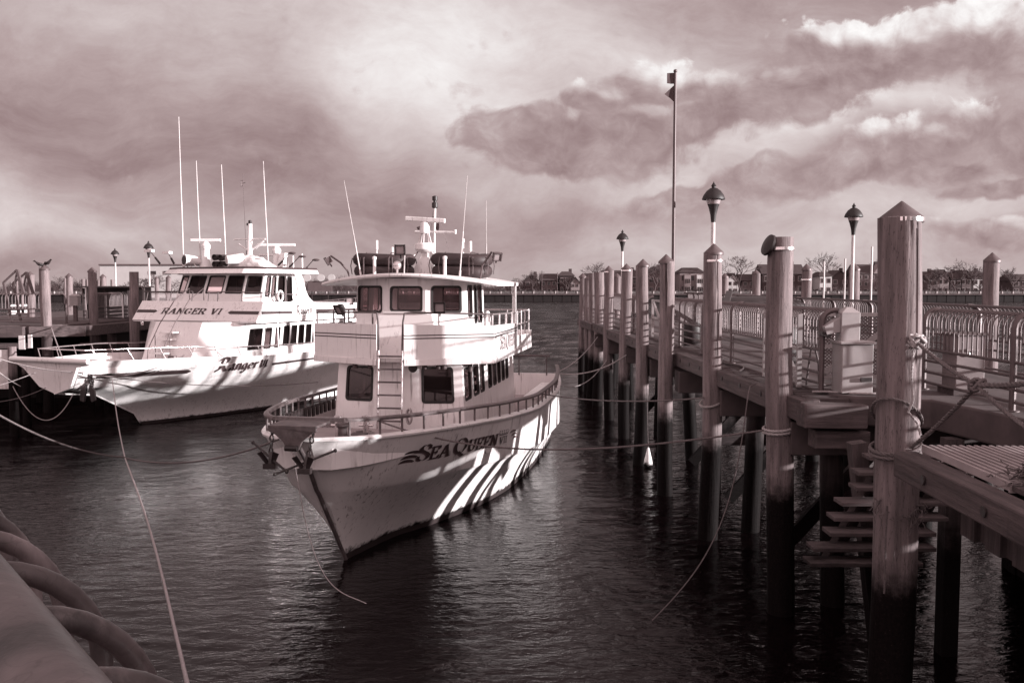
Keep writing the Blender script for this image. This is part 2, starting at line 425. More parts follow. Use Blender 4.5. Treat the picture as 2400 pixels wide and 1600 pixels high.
def interp(tab, x):                                  # monotone cubic through a table
    n = len(tab)
    if x <= tab[0][0]: return tab[0][1]
    if x >= tab[-1][0]: return tab[-1][1]
    for i in range(n - 1):
        if x <= tab[i + 1][0]: break
    def sl(j): return (tab[j + 1][1] - tab[j][1]) / (tab[j + 1][0] - tab[j][0])
    def tg(j):
        if j == 0: return sl(0)
        if j == n - 1: return sl(n - 2)
        a, b = sl(j - 1), sl(j)
        return 0 if a * b <= 0 else 2 * a * b / (a + b)
    h = tab[i + 1][0] - tab[i][0]; q = (x - tab[i][0]) / h; a, b = tg(i), tg(i + 1)
    return (2 * q**3 - 3 * q**2 + 1) * tab[i][1] + (q**3 - 2 * q**2 + q) * h * a + (-2 * q**3 + 3 * q**2) * tab[i + 1][1] + (q**3 - q**2) * h * b


def quadmap(c):                                      # bilinear map of the unit square onto bl, br, tr, tl
    bl, br, tr, tl = [Vector(p) for p in c]
    return lambda u, v: bl * (1 - u) * (1 - v) + br * u * (1 - v) + tr * u * v + tl * (1 - u) * v


def wall(mb, corners, holes, th=.05):                # a wall sheet with real openings
    F = quadmap(corners); bl, br, tr, tl = [Vector(p) for p in corners]
    nrm = (br - bl).cross(tl - bl).normalized() * -th
    us = sorted({0.0, 1.0} | {h[0] for h in holes} | {h[1] for h in holes}); vs = sorted({0.0, 1.0} | {h[2] for h in holes} | {h[3] for h in holes})
    for a, b in zip(us, us[1:]):
        for c, d in zip(vs, vs[1:]):
            mu, mv = (a + b) / 2, (c + d) / 2
            if any(h[0] < mu < h[1] and h[2] < mv < h[3] for h in holes): continue
            q = [F(a, c), F(b, c), F(b, d), F(a, d)]
            mb.add(q, [(0, 1, 2, 3)]); mb.add([p + nrm for p in q], [(3, 2, 1, 0)])
    for h in list(holes) + [(0, 1, 0, 1)]:
        q = [F(h[0], h[2]), F(h[1], h[2]), F(h[1], h[3]), F(h[0], h[3])]
        for i in range(4): mb.add([q[i], q[(i + 1) % 4], q[(i + 1) % 4] + nrm, q[i] + nrm], [(0, 1, 2, 3)])
    return F, -nrm.normalized() * -1


def window(parent, corners, h, fw=.045, rad=.09, glass=None, frame=None, proud=.012, name='window'):
    F = quadmap(corners); bl, br, tr, tl = [Vector(p) for p in corners]
    out = (br - bl).cross(tl - bl).normalized()
    lu = ((br - bl).length + (tr - tl).length) / 2; lv = ((tl - bl).length + (tr - br).length) / 2
    def ring(grow, r):
        u0, u1, v0, v1 = h[0] - grow / lu, h[1] + grow / lu, h[2] - grow / lv, h[3] + grow / lv
        pts = []
        for (cu, cv, a0) in ((u1 - r / lu, v0 + r / lv, -90), (u1 - r / lu, v1 - r / lv, 0), (u0 + r / lu, v1 - r / lv, 90), (u0 + r / lu, v0 + r / lv, 180)):
            for q in range(5):
                a = R(a0 + 22.5 * q); pts.append((cu + math.cos(a) * r / lu, cv + math.sin(a) * r / lv))
        return [F(*p) for p in pts]
    mb = MB(); o = ring(fw * .55, rad); i = ring(-fw * .55, max(.02, rad - fw * .5)); n = len(o)
    a = [p + out * proud for p in o]; b = [p + out * proud for p in i]; c = [p - out * .03 for p in i]; d = [p + out * .001 for p in o]
    mb.loft([d, a, b, c], True)
    w = mb.build(name, frame or RUBBER, parent, smooth=40)
    p = MB(); q = [x - out * .018 for x in ring(-fw * .3, max(.02, rad - fw * .3))]
    p.add(q, [tuple(range(len(q)))])
    p.build('pane', glass or GLASS, w, smooth=0)
    return w


def arc(c, r, a0, a1, n, ax='xz'):
    out = []
    for i in range(n + 1):
        a = R(a0 + (a1 - a0) * i / n); x, y = math.cos(a) * r, math.sin(a) * r
        out.append((c[0] + x, c[1], c[2] + y) if ax == 'xz' else (c[0], c[1] + x, c[2] + y) if ax == 'yz' else (c[0] + x, c[1] + y, c[2]))
    return out


def sag(a, b, drop, n=24, skew=0.0):
    a, b = Vector(a), Vector(b); out = []
    for i in range(n + 1):
        q = i / n; p = a.lerp(b, q); p.z -= drop * 4 * q * (1 - q) * (1 + skew * (q - .5)); out.append(p)
    return out


def rope(label, pts, r, m, name='mooring_rope', group='mooring ropes', laid=False):
    mb = MB(); pts = [Vector(p) for p in pts]
    if laid:                                         # three strands laid round each other
        L = [0.0]
        for a, b in zip(pts, pts[1:]): L.append(L[-1] + (b - a).length)
        N = int(L[-1] / (r * 1.6)) + 2; dense = []; j = 0
        for i in range(N + 1):
            q = L[-1] * i / N
            while j < len(L) - 2 and L[j + 1] < q: j += 1
            f = (q - L[j]) / max(1e-9, L[j + 1] - L[j]); dense.append((pts[j].lerp(pts[j + 1], f), (pts[j + 1] - pts[j]).normalized(), q))
        for st in range(3):
            line = []
            for p, d, q in dense:
                a = d.orthogonal().normalized() if abs(d.z) > .95 else d.cross(Vector((0, 0, 1))).normalized(); b = d.cross(a)
                an = q / (r * 7.5) * 2 * math.pi + st * 2 * math.pi / 3
                line.append(p + (a * math.cos(an) + b * math.sin(an)) * r * .5)
            mb.tube(line, r * .58, 5)
    else: mb.tube(pts, r, 6)
    return tag(mb.build(name, m, None, smooth=60), label, 'rope', group)


# camera ray through a photo pixel (2400 x 1600), used to read distances off the photograph
CP, SP = math.cos(R(PITCH)), math.sin(R(PITCH))
def at(px, py, z=None, y=None):
    u, v = (px - 1200) / 2100.0, (800 - py) / 2100.0
    d = Vector((u, CP + v * SP, -SP + v * CP))
    f = (z - EYE) / d.z if z is not None else y / d.y
    return Vector((0, 0, EYE)) + d * f

# ================================================================== setting
rnd = random.Random(7)


def build_water():
    rows = list(np.exp(np.linspace(math.log(3.0), math.log(45.0), 820))) + list(np.exp(np.linspace(math.log(45.5), math.log(700.0), 110)))
    us = np.linspace(-.95, .95, 560)
    Y, UU = np.meshgrid(np.array(rows), us, indexing='ij')
    X = UU * Y; Z = np.zeros_like(X); rg = np.random.RandomState(4)
    for i in range(70):
        lam = float(np.exp(rg.uniform(math.log(.16), math.log(.55)))) if i < 44 else rg.uniform(.6, 2.6)
        a = rg.normal(math.pi / 2 + .18, .58 if i < 44 else .7); kx, ky = math.cos(a) * 2 * math.pi / lam, math.sin(a) * 2 * math.pi / lam
        amp = lam * (.0040 if i < 44 else .0018) * rg.uniform(.5, 1.3)
        gust = (.55 + .45 * np.sin(.23 * X + .17 * Y + i * 1.3) * np.sin(.11 * X - .29 * Y + i)) * (.75 + .45 * np.sin(.31 * X + .12 * Y + .6) * np.cos(.13 * Y - .21 * X))
        ph = kx * X + ky * Y + rg.uniform(0, 6.28) + 1.1 * np.sin(.9 * X + .5 * Y + i) + .7 * np.sin(1.7 * X - .8 * Y + 2 * i)
        fade = np.clip(1.35 - Y / (70 * lam + 8), 0, 1)
        Z += amp * gust * (np.sin(ph) + .3 * np.sin(2 * ph + .6)) * fade
    Z -= .0
    n, m = X.shape
    co = np.stack([X, Y, Z], -1).reshape(-1, 3).astype(np.float32)
    idx = (np.arange(n - 1)[:, None] * m + np.arange(m - 1)[None, :]).ravel()
    q = np.stack([idx, idx + 1, idx + m + 1, idx + m], -1).astype(np.int32)
    me = bpy.data.meshes.new('water'); me.vertices.add(len(co)); me.vertices.foreach_set('co', co.ravel())
    me.loops.add(q.size); me.loops.foreach_set('vertex_index', q.ravel())
    me.polygons.add(len(q)); me.polygons.foreach_set('loop_start', np.arange(0, q.size, 4, dtype=np.int32)); me.polygons.foreach_set('loop_total', np.full(len(q), 4, dtype=np.int32))
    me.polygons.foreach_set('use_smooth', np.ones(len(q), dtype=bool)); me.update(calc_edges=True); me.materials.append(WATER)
    o = bpy.data.objects.new('water', me); COL.objects.link(o); struct(o, 'dark rippled harbour water')
    b = MB(); b.add([(-2500, -600, -.16), (2500, -600, -.16), (2500, 2500, -.16), (-2500, 2500, -.16)], [(0, 1, 2, 3)])
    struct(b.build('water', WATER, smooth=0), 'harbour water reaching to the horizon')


build_water()
SHORE = 262.0
g = MB(); g.box((0, SHORE + 170, .9), (1600, 340, 2.4)); struct(g.build('far_shore_ground', GRASS, smooth=0), 'low winter ground of the far shore')

# bulkhead of the far shore: ribbed sheet piling under a pale cap
bh = thing('bulkhead', 'long dark sheet-pile bulkhead with pale cap across the bay', 'sea wall', (0, SHORE, 0))
m_ = MB()
for i in range(-150, 200):
    m_.box((i * 1.4, -.25 - (.05 if i % 2 else 0), .75), (1.4, .6, 2.6))
m_.build('sheet_piling', DARKBULK, bh, smooth=0)
m_ = MB(); m_.box((35, -.4, 2.2), (494, 1.3, .35)); m_.build('cap', mat('pale_cap_concrete', grey(.10), .9, var=.3), bh, smooth=0)
fn = thing('waterside_fence', 'white post and rail fence along the far bulkhead', 'fence', (0, SHORE + 1.5, 2.1))
m_ = MB(); m_.box((0, 0, .45), (.24, .2, 1.0)); fp = m_.build('fence_post', WPOLE, fn, smooth=0); fp.location.x = -46 * 3.2
for i in range(-45, 50):
    f2 = fp.copy(); COL.objects.link(f2); f2.parent = fn; f2.location.x = i * 3.2
for zz in (.45, .85): m_ = MB(); m_.box((6, .05, zz), (307, .06, .06)); m_.build('rail', WPOLE, fn, smooth=0)

# ---- houses on the far shore
HW = {'pale': mat('pale_house_siding', grey(.24), .8, var=.1, scale=.6, bump=0), 'white': mat('white_house_siding', (.50, .47, .47), .7, var=.06, scale=.6, bump=0),
      'brick': mat('dark_house_brick', grey(.055, 1.2), .9, var=.25, scale=2, bump=0), 'mid': mat('mid_house_siding', grey(.11, 1.1), .85, var=.15, scale=.8, bump=0)}
ROOF = mat('dark_roof_shingle', grey(.055, 1.1), .9, var=.3, scale=2, bump=0)
WINM = mat('dark_house_window', grey(.03), .15, var=.2, bump=0)


def house(px0, px1, top, kind, label, gable=True, floors=2, dep=9, yoff=10, chim=True, nwin=3, side='x'):
    y = SHORE + yoff; x0, x1 = (px0 - 1200) / 2100 * y, (px1 - 1200) / 2100 * y; w = x1 - x0
    zt = EYE + (667 - top) / 2100 * y - 2.1; zg = 2.1
    h = thing('house', label, 'house', ((x0 + x1) / 2, y, zg), 0, 'houses on the far shore')
    we = zt * (.68 if gable else .8)
    b = MB(); b.box((0, dep / 2, we / 2), (w, dep, we))
    if gable and side == 'y':                       # gable end towards the water
        b.slab([(-w / 2, 0, we), (w / 2, 0, we), (0, 0, zt - .15)], (0, dep, 0))
    b.build('walls', HW[kind], h, smooth=0)
    r = MB(); ov = .4
    if not gable: r.loft([[(-w / 2 - ov, -ov, we), (w / 2 + ov, -ov, we), (w / 2 + ov, dep + ov, we), (-w / 2 - ov, dep + ov, we)], [(-w * .28, dep * .3, zt), (w * .28, dep * .3, zt), (w * .28, dep * .7, zt), (-w * .28, dep * .7, zt)]], True, True)
    elif side == 'y':
        for s in (-1, 1): r.slab([(s * (w / 2 + ov), -ov, we - .3), (0, -ov, zt), (0, dep + ov, zt), (s * (w / 2 + ov), dep + ov, we - .3)], (0, 0, .18))
    else:
        r.slab([(-w / 2 - ov, -ov, we - .1), (-w / 2 - ov, dep / 2, zt), (-w / 2 - ov, dep + ov, we - .1)], (w + 2 * ov, 0, 0))
    ro = r.build('roof', ROOF, h, smooth=0)
    if chim: c = MB(); c.box((w * .3, dep * .5, zt - .1), (.9, .9, 1.9)); c.build('chimney', HW['brick'], h, smooth=0)
    fh = we / floors
    for f in range(floors):
        for i in range(nwin):
            wx = -w / 2 + w * (i + .5) / nwin
            q = MB(); q.box((wx, -.03, fh * (f + .52)), (min(1.5, w / nwin * .62), .1, fh * .55)); wi = q.build('window', HW['pale'], h, smooth=0)
            q = MB(); q.box((wx, -.09, fh * (f + .52)), (min(1.5, w / nwin * .62) * .74, .06, fh * .44)); q.build('pane', WINM, wi, smooth=0)
    return h, w, we, zt


house(1228, 1262, 643, 'brick', 'small dark brick house with gable facing the water, left end of the far shore houses', side='y', nwin=2)
house(1268, 1304, 641, 'mid', 'low dim house with long roof, second from the left on the far shore', nwin=3, chim=False)
house(1311, 1345, 636, 'brick', 'dark flat-topped house behind the left end of the pile row', gable=False, nwin=3)
house(1338, 1358, 650, 'pale', 'small pale house just left of the furthest mooring pile', side='y', nwin=2, yoff=4, chim=False)
house(1372, 1425, 640, 'mid', 'dim house mostly hidden by the furthest mooring piles', nwin=4, yoff=14)
house(1444, 1496, 633, 'brick', 'dark house with steep roof seen between two mooring piles', side='x', nwin=3)
house(1515, 1556, 626, 'mid', 'house with steep dark gable left of the flagpole pile', side='y', nwin=2)
h_, w_, we_, zt_ = house(1592, 1650, 627, 'pale', 'large pale mansion with hipped roof, bays and a bright side wing', gable=False, nwin=3, yoff=6, chim=False)
for sx in (-.22, .28):
    b = MB(); b.box((w_ * sx, -.9, we_ * .46), (w_ * .26, 1.8, we_ * .92)); bb = b.build('bay', HW['pale' if sx < 0 else 'white'], h_, smooth=0)
    for f in (.25, .62):
        for j in (-1, 0, 1):
            q = MB(); q.box((w_ * sx + j * w_ * .075, -1.83, we_ * f), (w_ * .05, .08, we_ * .2)); q.build('bay_window', WINM, bb, smooth=0)
house(1703, 1730, 641, 'white', 'bright narrow white house left of the big bare tree', side='y', nwin=2, chim=False)
house(1738, 1784, 642, 'mid', 'low house with dark roof behind the big bare tree', nwin=3, yoff=14)
house(1786, 1884, 619, 'brick', 'widest dark brick house with long roof, behind the slant-capped pile', nwin=5)
house(1920, 1948, 637, 'white', 'white house with flat roof right of the wide brick house', gable=False, nwin=2, chim=False, yoff=5)
house(1944, 1990, 634, 'brick', 'dark house with small white gable left of the thin lamp', side='y', nwin=2, yoff=13)
h_, w_, we_, zt_ = house(2006, 2078, 619, 'mid', 'tall house with rows of white windows beside the thickest pile', side='x', floors=3, nwin=5)
b = MB(); b.slab([(w_ * .02, -.5, we_), (w_ * .46, -.5, we_), (w_ * .24, -.5, zt_)], (0, 4, 0)); b.build('dormer_gable', HW['pale'], h_, smooth=0)
for i, (a, c_, t_, kd) in enumerate([(2172, 2196, 636, 'mid'), (2196, 2222, 633, 'pale'), (2224, 2252, 637, 'brick'), (2250, 2274, 634, 'mid'), (2276, 2308, 635, 'white')]):
    house(a, c_, t_, kd, ['dim end house of the terrace just right of the thickest pile', 'pale second house of the terrace behind bare trees', 'dark brick third house of the terrace behind bare trees',
                          'dim fourth house of the terrace behind bare trees', 'white last house of the terrace left of the lone pile'][i], side='y' if i % 2 else 'x', nwin=2, chim=i % 2 == 0)
house(2372, 2440, 642, 'brick', 'dark house at the right edge of the far shore', nwin=4)
# long pale building beyond the left pier
lb = thing('warehouse', 'big pale flat-roofed building beyond the left pier', 'building', (-81, 205, 2.0))
b = MB(); b.box((0, 8, 3.7), (26, 16, 7.4)); b.build('walls', HW['white'], lb, smooth=0)
b = MB(); b.box((0, 8, 7.5), (26.4, 16.4, .35)); b.build('parapet', HW['mid'], lb, smooth=0)
for i in range(3):
    b = MB(); b.box((-1 + i * 3.4, -.05, 5.7), (1.6, .1, .8)); b.build('window', WINM, lb, smooth=0)
b = MB(); b.box((-13.05, 8, 3.7), (.1, 15, 7.2)); b.build('side_cladding', HW['mid'], lb, smooth=0)


# ---- bare winter trees
def bare_tree_mesh(seed, H, spread=1.0, depth=6):
    rg = random.Random(seed); t = MB(); tw = MB()
    def grow(p, d, L, r, lv):
        pts = [p]; q = p; dd = d.copy()
        for i in range(3):
            dd = (dd + Vector((rg.gauss(0, .12), rg.gauss(0, .12), rg.gauss(.03, .06)))).normalized(); q = q + dd * L / 3; pts.append(q)
        (t if lv < 2 else tw).tube(pts, [r, r * .88, r * .78, r * .66], 5 if lv < 2 else 3, cap=False)
        if lv >= depth: return
        for i in range(rg.choice((2, 3, 3)) if lv else 4):
            ax = Vector((rg.gauss(0, 1), rg.gauss(0, 1), rg.gauss(0, .4))).normalized()
            nd = (dd + ax * spread * rg.uniform(.45, .95)).normalized(); nd.z = abs(nd.z) * .6 + .18 if lv < 4 else nd.z
            grow(pts[rg.choice((2, 3))], nd.normalized(), L * rg.uniform(.6, .82), max(.022, r * .6), lv + 1)
    grow(Vector((0, 0, 0)), Vector((0, 0, 1)), H * .30, H * .02, 0)
    return t, tw


TREES = []
for i in range(4):
    t_, tw_ = bare_tree_mesh(40 + i, 10.0, (1.0, .8, 1.1, .7)[i], 6)
    r_ = thing('bare_tree', 'bare winter tree', 'tree', (0, SHORE + 8, 2.0), 0, 'bare trees on the far shore')
    t_.build('trunk', BARK, r_, smooth=60); tw_.build('crown', BARK, r_, smooth=0); TREES.append((r_, [False]))


def place_tree(px, top, label, var, y=SHORE + 8, wide=1.0):
    h = EYE + (667 - top) / 2100 * y - 2.0; x = (px - 1200) / 2100 * y
    src, used = TREES[var]; s = h / 9.6
    if not used[0]:
        used[0] = True; o = src; o.location = (x, y, 2.0); o.scale = (s * wide, s * wide, s); o['label'] = label
    else: o = dup(src, (x, y, 2.0), rnd.uniform(0, 6), label, None, (s * wide, s * wide, s))
    return o


place_tree(1737, 570, 'tallest bare tree, in front of the houses right of the ringed pile', 0, SHORE + 4, 1.15)
place_tree(1938, 592, 'round-topped bare tree over the dark roofs left of the thin lamp', 1, SHORE + 30, 1.2)
place_tree(2046, 580, 'bare tree partly hidden by the thickest pile', 2, SHORE + 30)
place_tree(2278, 585, 'twisted bare tree left of the lone right-hand pile', 2, SHORE + 5, 1.0)
place_tree(1398, 614, 'bushy bare tree above the furthest mooring piles', 1, SHORE + 24, 1.5)
for j, (px, tp, v, l) in enumerate([
        (1222, 632, 3, 'low bare tree right of the smaller boat\'s roof'), (1250, 634, 1, 'low bare tree over the gable of the small brick house'), (1290, 640, 3, 'low bare tree over the second far house'),
        (1326, 636, 0, 'low dark bare tree beside the flat-topped far house'), (1481, 612, 3, 'slender bare tree behind the fifth mooring pile'), (1534, 616, 1, 'bare tree behind the steep-gabled house'),
        (1560, 648, 0, 'bushy low tree left of the pale mansion'), (1664, 640, 3, 'small bare tree hidden beside the ringed pile'), (1790, 628, 1, 'faint bare tree left of the wide brick house'),
        (2176, 618, 3, 'bare tree at the left end of the terrace'), (2206, 614, 0, 'spreading bare tree in front of the pale terrace house'), (2240, 606, 3, 'bare tree in the middle of the terrace'),
        (2262, 622, 1, 'dense bare tree in front of the fourth terrace house'), (2300, 618, 0, 'bare tree at the right end of the terrace'), (2352, 626, 1, 'bare tree right of the lone right-hand pile'), (2374, 620, 3, 'bare tree over the house at the right edge'),
        (2394, 632, 0, 'dark bare tree at the right edge of the photo')]):
    place_tree(px, tp, l, v, SHORE + (3 if j % 2 else 18), 1.25)
for j, (px, tp) in enumerate([(118, 647), (140, 645), (168, 650), (190, 647), (215, 651), (262, 643), (285, 648), (318, 640), (345, 636), (372, 640), (402, 642), (716, 648), (742, 650), (770, 648), (800, 646), (826, 650)]):
    place_tree(px, tp, ['first', 'second', 'third', 'fourth', 'fifth', 'sixth', 'seventh', 'eighth', 'ninth', 'tenth', 'eleventh', 'first', 'second', 'third', 'fourth', 'fifth'][j] + [' low bare tree from the left in the tree line over the left pier', ' low bare tree from the left, in front of the big pale building', ' low bare tree from the left in the gap between the two boats'][0 if j < 7 else 1 if j < 11 else 2], j % 4, (SHORE if j < 7 or j > 10 else 190) + 4, 1.5)
# far woodland that reads as one mass behind the houses
w_ = MB(); rg_ = random.Random(3)
for i in range(3000):
    x = rg_.uniform(-170, 200); yy = SHORE + rg_.uniform(24, 60); h = rg_.uniform(2.2, 5.6) * (.8 + .45 * math.sin(x * .13) * math.sin(x * .047 + 1))
    for j in range(3):
        a = rg_.gauss(0, .35); b = rg_.gauss(0, .35)
        w_.add([(x - .11, yy, 2), (x + .11, yy, 2), (x + a * h, yy + b, 2 + h)], [(0, 1, 2)])
        w_.add([(x + a * h * .4 - .1, yy, 2 + h * .35), (x + a * h * .4 + .1, yy, 2 + h * .4), (x + b * h * .8, yy + a, 2 + h * .95)], [(0, 1, 2)])
for i in range(1500):
    x = rg_.uniform(-150, 170); yy = SHORE + rg_.uniform(3.5, 8); h = rg_.uniform(.8, 4.6) * (.45 + .55 * math.sin(x * .21) ** 2)
    for j in range(3):
        a = rg_.gauss(0, .3)
        w_.add([(x - .07, yy, 2), (x + .07, yy, 2), (x + a * h, yy + a, 2 + h)], [(0, 1, 2)])
o = w_.build('far_wood', BARK, None, smooth=0); o['kind'] = 'stuff'; o['label'] = 'thin winter scrub behind the far houses'
hd = MB(); rg_ = random.Random(9)
for i in range(2600):
    x = rg_.uniform(-70, 160); yy = SHORE + 2.6 + rg_.uniform(0, 2.5); z = 2.1 + rg_.uniform(.1, 1.5) * (.5 + .5 * abs(math.sin(x * .37) * math.cos(x * .11)))
    s = rg_.uniform(.25, .6); d = Vector((rg_.gauss(0, 1), rg_.gauss(0, 1), rg_.gauss(0, 1))).normalized() * s; e = d.orthogonal().normalized() * s
    c = Vector((x, yy, z)); hd.add([c - d, c + e, c + d, c - e], [(0, 1, 2, 3)])
o = hd.build('hedge_growth', BUSH, None, smooth=0); o['kind'] = 'stuff'; o['label'] = 'dark hedge growth along the far waterside'

# ================================================================== mooring piles
ORD = ['nearest', 'second', 'third', 'fourth', 'fifth', 'sixth', 'seventh', 'eighth', 'ninth', 'tenth', 'eleventh']


def pile(px, y, dia, tip, label, group='mooring piles', cap='cone', band=False, lean=0.0, x=None, name='mooring_pile', cracks=()):
    top = at(px, tip, y=y); zt = top.z; X = top.x if x is None else x
    t = thing(name, label, 'pile', (X, y, 0), 0, group)
    rg = random.Random(int(px * 7 + y)); lean = lean or rg.uniform(-.011, .011); r0 = dia / 2; zb = zt - (.17 if cap == 'cone' else .0)
    N = 26 if not cracks else 60; H = zb + 1.2; rings = []
    ph = [rg.uniform(0, 6.28) for _ in range(6)]
    n = 96 if cracks else 28; N = 60 if cracks else N
    for i in range(N + 1):
        z = -1.2 + H * i / N; q = i / N
        cx = lean * (z - 3) + .032 * math.sin(z * .8 + ph[0]) * min(1, r0 / .2); cy = .02 * math.sin(z * 1.1 + ph[1])
        ring = []
        for j in range(n):
            a = 2 * math.pi * j / n
            rr = r0 * (1.10 - .12 * q) * (1 + .03 * math.sin(2 * a + ph[2] + z * .3) + .022 * math.sin(3 * a + ph[3]) + .022 * math.sin(z * 2.3 + a + ph[4]) + .03 * max(0, math.sin(z * 1.7 + ph[5]) * math.sin(a * 2 + z + ph[0])) ** 6 + rg.gauss(0, .004 if not cracks else .0015))
            for (ca, zl, zh, wd, dp) in cracks:
                da = abs((a - R(ca) - .05 * math.sin(z * 2.1 + ca) + math.pi) % (2 * math.pi) - math.pi)
                if zl < z < zh and da < wd: rr -= dp * (1 - da / wd) * min(1, (z - zl) * 2, (zh - z) * 8)
            ring.append(Vector((cx + rr * math.cos(a), cy + rr * math.sin(a), z)))
        rings.append(ring)
    m = MB(); m.loft(rings, True, True); m.build('shaft', PILE, t, smooth=50)
    cx = lean * (zb - 3)
    if cap == 'cone':
        c = MB(); c.lathe([(r0 * 1.04, zb - .05), (r0 * 1.06, zb - .005), (r0 * 1.02, zb + .01), (.012, zb + .17), (.002, zb + .175)], (cx, 0, 0), 28); c.build('cap', STEEL, t, smooth=30)
    if band:
        zz = zb - band; c = MB(); c.lathe([(r0 * 1.03, zz - .025), (r0 * 1.075, zz - .02), (r0 * 1.075, zz + .02), (r0 * 1.03, zz + .025)], (cx, 0, 0), 28); c.build('band', BRIGHT, t, smooth=30)
    return t, zb, cx


PR = [(2115, 9.3, .415, 472), (1836, 13.4, .375, 556), (1671, 17.4, .355, 571), (1564, 21.1, .35, 596), (1506, 24.7, .34, 607), (1467, 29.0, .34, 618), (1428, 33.0, .34, 623)]
PT = []
PT.append(pile(*PR[0], 'thickest foreground mooring pile with conical metal cap and frayed rope knot', band=.02, lean=-.002, cracks=((-62, 3.9, 9, .05, .035), (-86, 5.0, 9, .04, .02), (-110, 4.9, 9, .035, .012))))
PT.append(pile(*PR[1], 'mooring pile with a bright band and a tilted round lid hanging off its top', cap=None, band=.17, lean=-.012))
PT.append(pile(*PR[2], 'mooring pile with conical cap and a bright ring, just left of the bare tree', band=.16, lean=.008, cracks=((-70, 3.2, 9, .06, .02),)))
PT.append(pile(*PR[3], 'split mooring pile with dark crack, standing in front of the flagpole', cracks=((-108, 4.2, 9, .12, .07),)))
PT.append(pile(*PR[4], 'knotty mooring pile between the flagpole and the lamp of the right pier', lean=.006))
PT.append(pile(*PR[5], 'mooring pile right below the small distant lamp of the right pier', band=.05))
PT.append(pile(*PR[6], 'mooring pile left of the small distant lamp, with a bright band', band=.05))
for (px, y, dia, tip, l) in [(1404, 37, .42, 638, 'stout flat-topped mooring pile in the far cluster'), (1388, 38.8, .34, 640, 'thin flat-topped mooring pile second in the far cluster'),
                             (1379, 40.6, .34, 644, 'mooring pile third from the far end of the right pier'), (1366, 42.0, .36, 640, 'furthest mooring pile at the end of the right pier')]:
    pile(px, y, dia, tip, l, cap='cone' if px in (1366, 1379) else None)
# tilted lid on the second pile
t, zb, cx = PT[1]
mlid = Matrix.Rotation(R(-68), 3, 'Y') @ Matrix.Rotation(R(12), 3, 'X')
c = MB(); c.lathe([(.15, -.05), (.165, -.045), (.16, -.012), (.13, 0), (.01, .02)], (cx - .225, -.04, zb - .105), 28, M=mlid); c.build('loose_lid', BLACK, t, smooth=40)
for (px, y, dia, tip, l) in [(2324, 20.0, .345, 592, 'lone capped pile standing clear at the far right'), (2003, 28.8, .33, 618, 'capped pile right behind the thin lamp'), (1889, 29.5, .32, 618, 'capped knotty pile right of the tilted-lid pile'),
                             (1771, 41.0, .36, 632, 'capped pile seen left of the tilted-lid pile, across the pier'), (1699, 45.0, .34, 640, 'thin pile right of the ringed pile, across the pier'), (1445, 46.0, .34, 640, 'thin bright pile behind the far end of the right pier')]:
    pile(px, y, dia, tip, l, 'piles across the right pier', band=.35 if px == 1889 else False)

# ================================================================== right pier
pier = thing('pier', 'long concrete and timber pier on piles at the right', 'pier', (0, 0, 0))
def xe(y): return 4.02 - .031 * (y - 13.4)
slab = [(6.25, -3), (6.1, 10.9), (5.85, 12.45), (4.95, 12.75), (4.72, 13.05), (xe(14) + .62, 14), (xe(43.5) + .62, 43.5), (8.7, 43.5), (8.7, 31), (11.3, 31), (11.3, 26), (8.7, 26), (8.7, -3)]
m_ = MB(); m_.prism(slab, 2.98, 3.40); m_.build('concrete_slab', CONC, pier, smooth=0, bevel=.03)
for y in (12.95, 16.9, 20.6, 24.2, 28.5, 32.5, 36.5, 40.5):
    m_ = MB(); m_.box(((xe(y) + 8.6) / 2, y + .5, 2.72), (8.4 - xe(y), .55, .5)); m_.build('pile_cap', CONC, pier, smooth=0, bevel=.02)
ys = [12.55] + [p[1] for p in PR[2:]] + [37.5, 43.0]
for i in range(len(ys) - 1):                          # fender beams, bay by bay, each a touch off the last
    b = MB(); y0, y1 = ys[i] + .12, ys[i + 1] + .22; o_ = (i % 2) * .06
    b.beam((xe(y0) + .20 + o_, y0, 3.2 + .03 * (i % 2)), (xe(y1) + .20 + o_, y1, 3.2 + .03 * (i % 2)), .30, .32); bo = b.build('fender_beam', TIMY, pier, smooth=0, bevel=.02)
    for f in (.12, .36, .6, .84):
        yy = y0 + (y1 - y0) * f; q = MB(); q.lathe([(.045, 0), (.045, .012), (.02, .02)], (xe(yy) + .05 + o_, yy, 3.24), 8, M=Matrix.Rotation(R(-90), 3, 'Y')); q.build('bolt', BLACK, bo, smooth=30)
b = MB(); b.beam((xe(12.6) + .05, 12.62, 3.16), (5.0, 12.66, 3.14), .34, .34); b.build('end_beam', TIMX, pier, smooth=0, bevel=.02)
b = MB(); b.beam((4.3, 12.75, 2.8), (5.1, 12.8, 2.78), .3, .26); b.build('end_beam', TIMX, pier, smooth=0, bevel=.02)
m_ = MB(); y = 12.8
while y < 43:
    w = .19; m_.box((xe(y) + .52, y + w / 2, 3.34 + rnd.uniform(-.008, .008)), (.62 + rnd.uniform(-.05, .05), w - .015, .06)); y += w
m_.build('plank_walk', PLANK, pier, smooth=0)
for i, y in enumerate((13.2, 17.4, 21.1, 24.7, 29.0, 33.0, 37.5, 42.5)):
    for j, xx in enumerate((4.95, 8.3)):
        b = MB(); b.tube([(xx + rnd.uniform(-.15, .15) + (.25 if i % 3 == 0 else 0), y + .6, -1.2), (xx, y + .6, 2.9)], [.19, .175], 14); b.build('support_pile', SHADEPILE, pier, smooth=50)
for y in (14.8, 18.4, 22.2, 30.8):
    b = MB(); b.beam((4.5, y, .55), (6.6, y + .15, 2.8), .09, .24); b.build('cross_brace', TIMX, pier, smooth=0)
